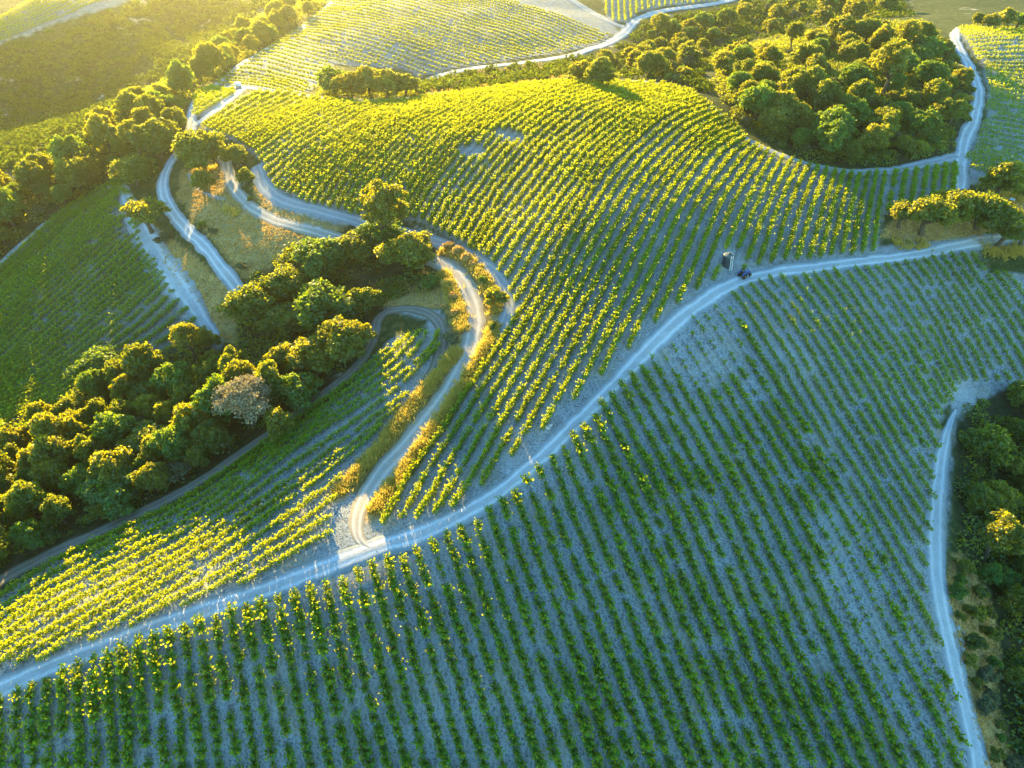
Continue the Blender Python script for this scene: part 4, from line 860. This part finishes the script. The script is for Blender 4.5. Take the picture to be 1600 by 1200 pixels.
# stones, valve block, log
def rock(x, y, z, s, label, group, seed):
    rng = np.random.default_rng(seed); m = MB(); n = 9; prof = [(.02, -.3), (.8, -.25), (1.0, .1), (.75, .5), (.05, .66)]; m.lathe(prof, n); sc = rng.uniform(.75, 1.3, 3)
    m.v = [tuple(np.array(v)*sc*s*(1+.28*rng.normal())+np.array([0, 0, .05])) for v in m.v]; o = obj('rock', m.mesh('rock', M_STONE), None, (x, y, z)); o.rotation_euler = (0, 0, rng.random()*6); tag(o, label, 'rock', group)
rng = random.Random(5)
x, y, z = at(1505, 1003)
for k in range(12):
    a = rng.random()*6.28; r = 1.3*rng.random()**.6; X, Y = x+r*math.cos(a), y+1.5*r*math.sin(a); rock(X, Y, float(ground(X, Y)), rng.uniform(.14, .34), 'whitish rock in the small heap on the dry roadside bank', 'rocks of the roadside heap', 70+k)
for k, (px, py) in enumerate([(1148,404),(1152,411),(1157,402),(1146,418),(1160,413),(1165,420),(1153,423),(1170,408),(1143,425),(1163,397)]):
    X, Y, Z = at(px, py); rock(X, Y, Z, rng.uniform(.14, .26), 'pale stone in the rubble between water tank and tractor', 'stones beside the water tank', 90+k)
x, y, z = at(857, 668); rock(x, y, z, .55, 'pale boulder at the roadside by a vine row end', None, 201)
x, y, z = at(1503, 107); rock(x, y, z, 1.5, 'big whitish boulder on the rim of the hilltop wood', None, 202)
x, y, z = at(1411, 376); m = MB(); m.tube([(-.6, -1.0, .02), (.2, .1, .45), (1.0, 1.3, 1.1), (1.6, 2.2, 1.7)], [.20, .17, .14, .08], 8); m.tube([(.2, .1, .45), (-.3, 1.0, .9)], [.1, .05], 6); tag(obj('fallen_limb', m.mesh('fallen_limb', M_LOG), None, (x, y, z)), 'sunlit broken limb lying under the spreading yard oak', 'dead branch')

# ------------------------------------------------------------------ air, light, camera
HAZE = 0.00015
m, nt, out = new_mat('haze_air'); v = N(nt, 'ShaderNodeVolumePrincipled'); v.inputs['Color'].default_value = (.98, .98, .68, 1); v.inputs['Density'].default_value = HAZE; v.inputs['Anisotropy'].default_value = .88
nt.links.new(v.outputs[0], out.inputs['Volume']); M_HAZE = m
zs = [min(vv.co.z for vv in o.data.vertices)+o.location.z for o in COL.objects if o.name.startswith('hillside')and o.type == 'MESH']
mb = MB(); z0 = min(zs)-1; z1 = CAMZ+6; mb.box((0, 1150, (z0+z1)/2), (6040, 3720, z1-z0)); tag(obj('haze', mb.mesh('haze', M_HAZE)), 'thin golden evening haze over the hills', 'haze', kind='stuff')

SUN_EL, SUN_AZ = math.radians(12.9), math.radians(-20.0)          # low evening sun beyond the hills, left of the view
sd = np.array([math.sin(SUN_AZ)*math.cos(SUN_EL), math.cos(SUN_AZ)*math.cos(SUN_EL), math.sin(SUN_EL)])
from mathutils import Vector
L = bpy.data.lights.new('sun', 'SUN'); L.energy = 5.0; L.angle = math.radians(.5); L.color = (1.0, .73, .25)
so = link(bpy.data.objects.new('sun', L)); so.rotation_euler = Vector((-sd[0], -sd[1], -sd[2])).to_track_quat('-Z', 'Y').to_euler(); so.location = (-100, 300, 200)
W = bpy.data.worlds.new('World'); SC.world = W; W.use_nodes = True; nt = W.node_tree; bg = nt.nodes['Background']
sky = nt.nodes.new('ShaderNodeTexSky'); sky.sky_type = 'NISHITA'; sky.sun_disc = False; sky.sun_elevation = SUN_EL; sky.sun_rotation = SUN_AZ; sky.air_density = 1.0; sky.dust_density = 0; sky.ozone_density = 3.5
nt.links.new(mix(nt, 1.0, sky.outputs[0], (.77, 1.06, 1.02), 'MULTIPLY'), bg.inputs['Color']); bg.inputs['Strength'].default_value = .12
cam = bpy.data.cameras.new('camera'); co = link(bpy.data.objects.new('camera', cam)); co.location = (0, 0, CAMZ); co.rotation_euler = (math.radians(90)-PITCH, 0, 0)
cam.sensor_width = 36; cam.lens = 36*F/1600; cam.clip_end = 6000; cam.clip_start = .5; SC.camera = co
vs = SC.view_settings; SC.display_settings.display_device = 'sRGB'; vs.view_transform = 'Standard'; vs.look = 'None'; vs.exposure = 2.45; vs.gamma = 1.0; vs.use_curve_mapping = False
cy = SC.cycles; cy.max_bounces = 5; cy.diffuse_bounces = 3; cy.glossy_bounces = 2; cy.transmission_bounces = 4; cy.volume_bounces = 1; cy.transparent_max_bounces = 4; cy.caustics_reflective = False; cy.caustics_refractive = False
cy.use_denoising = True
try: cy.denoiser = 'OPENIMAGEDENOISE'
except Exception: pass
cy.sample_clamp_indirect = 8
print('script', time.time()-T0)
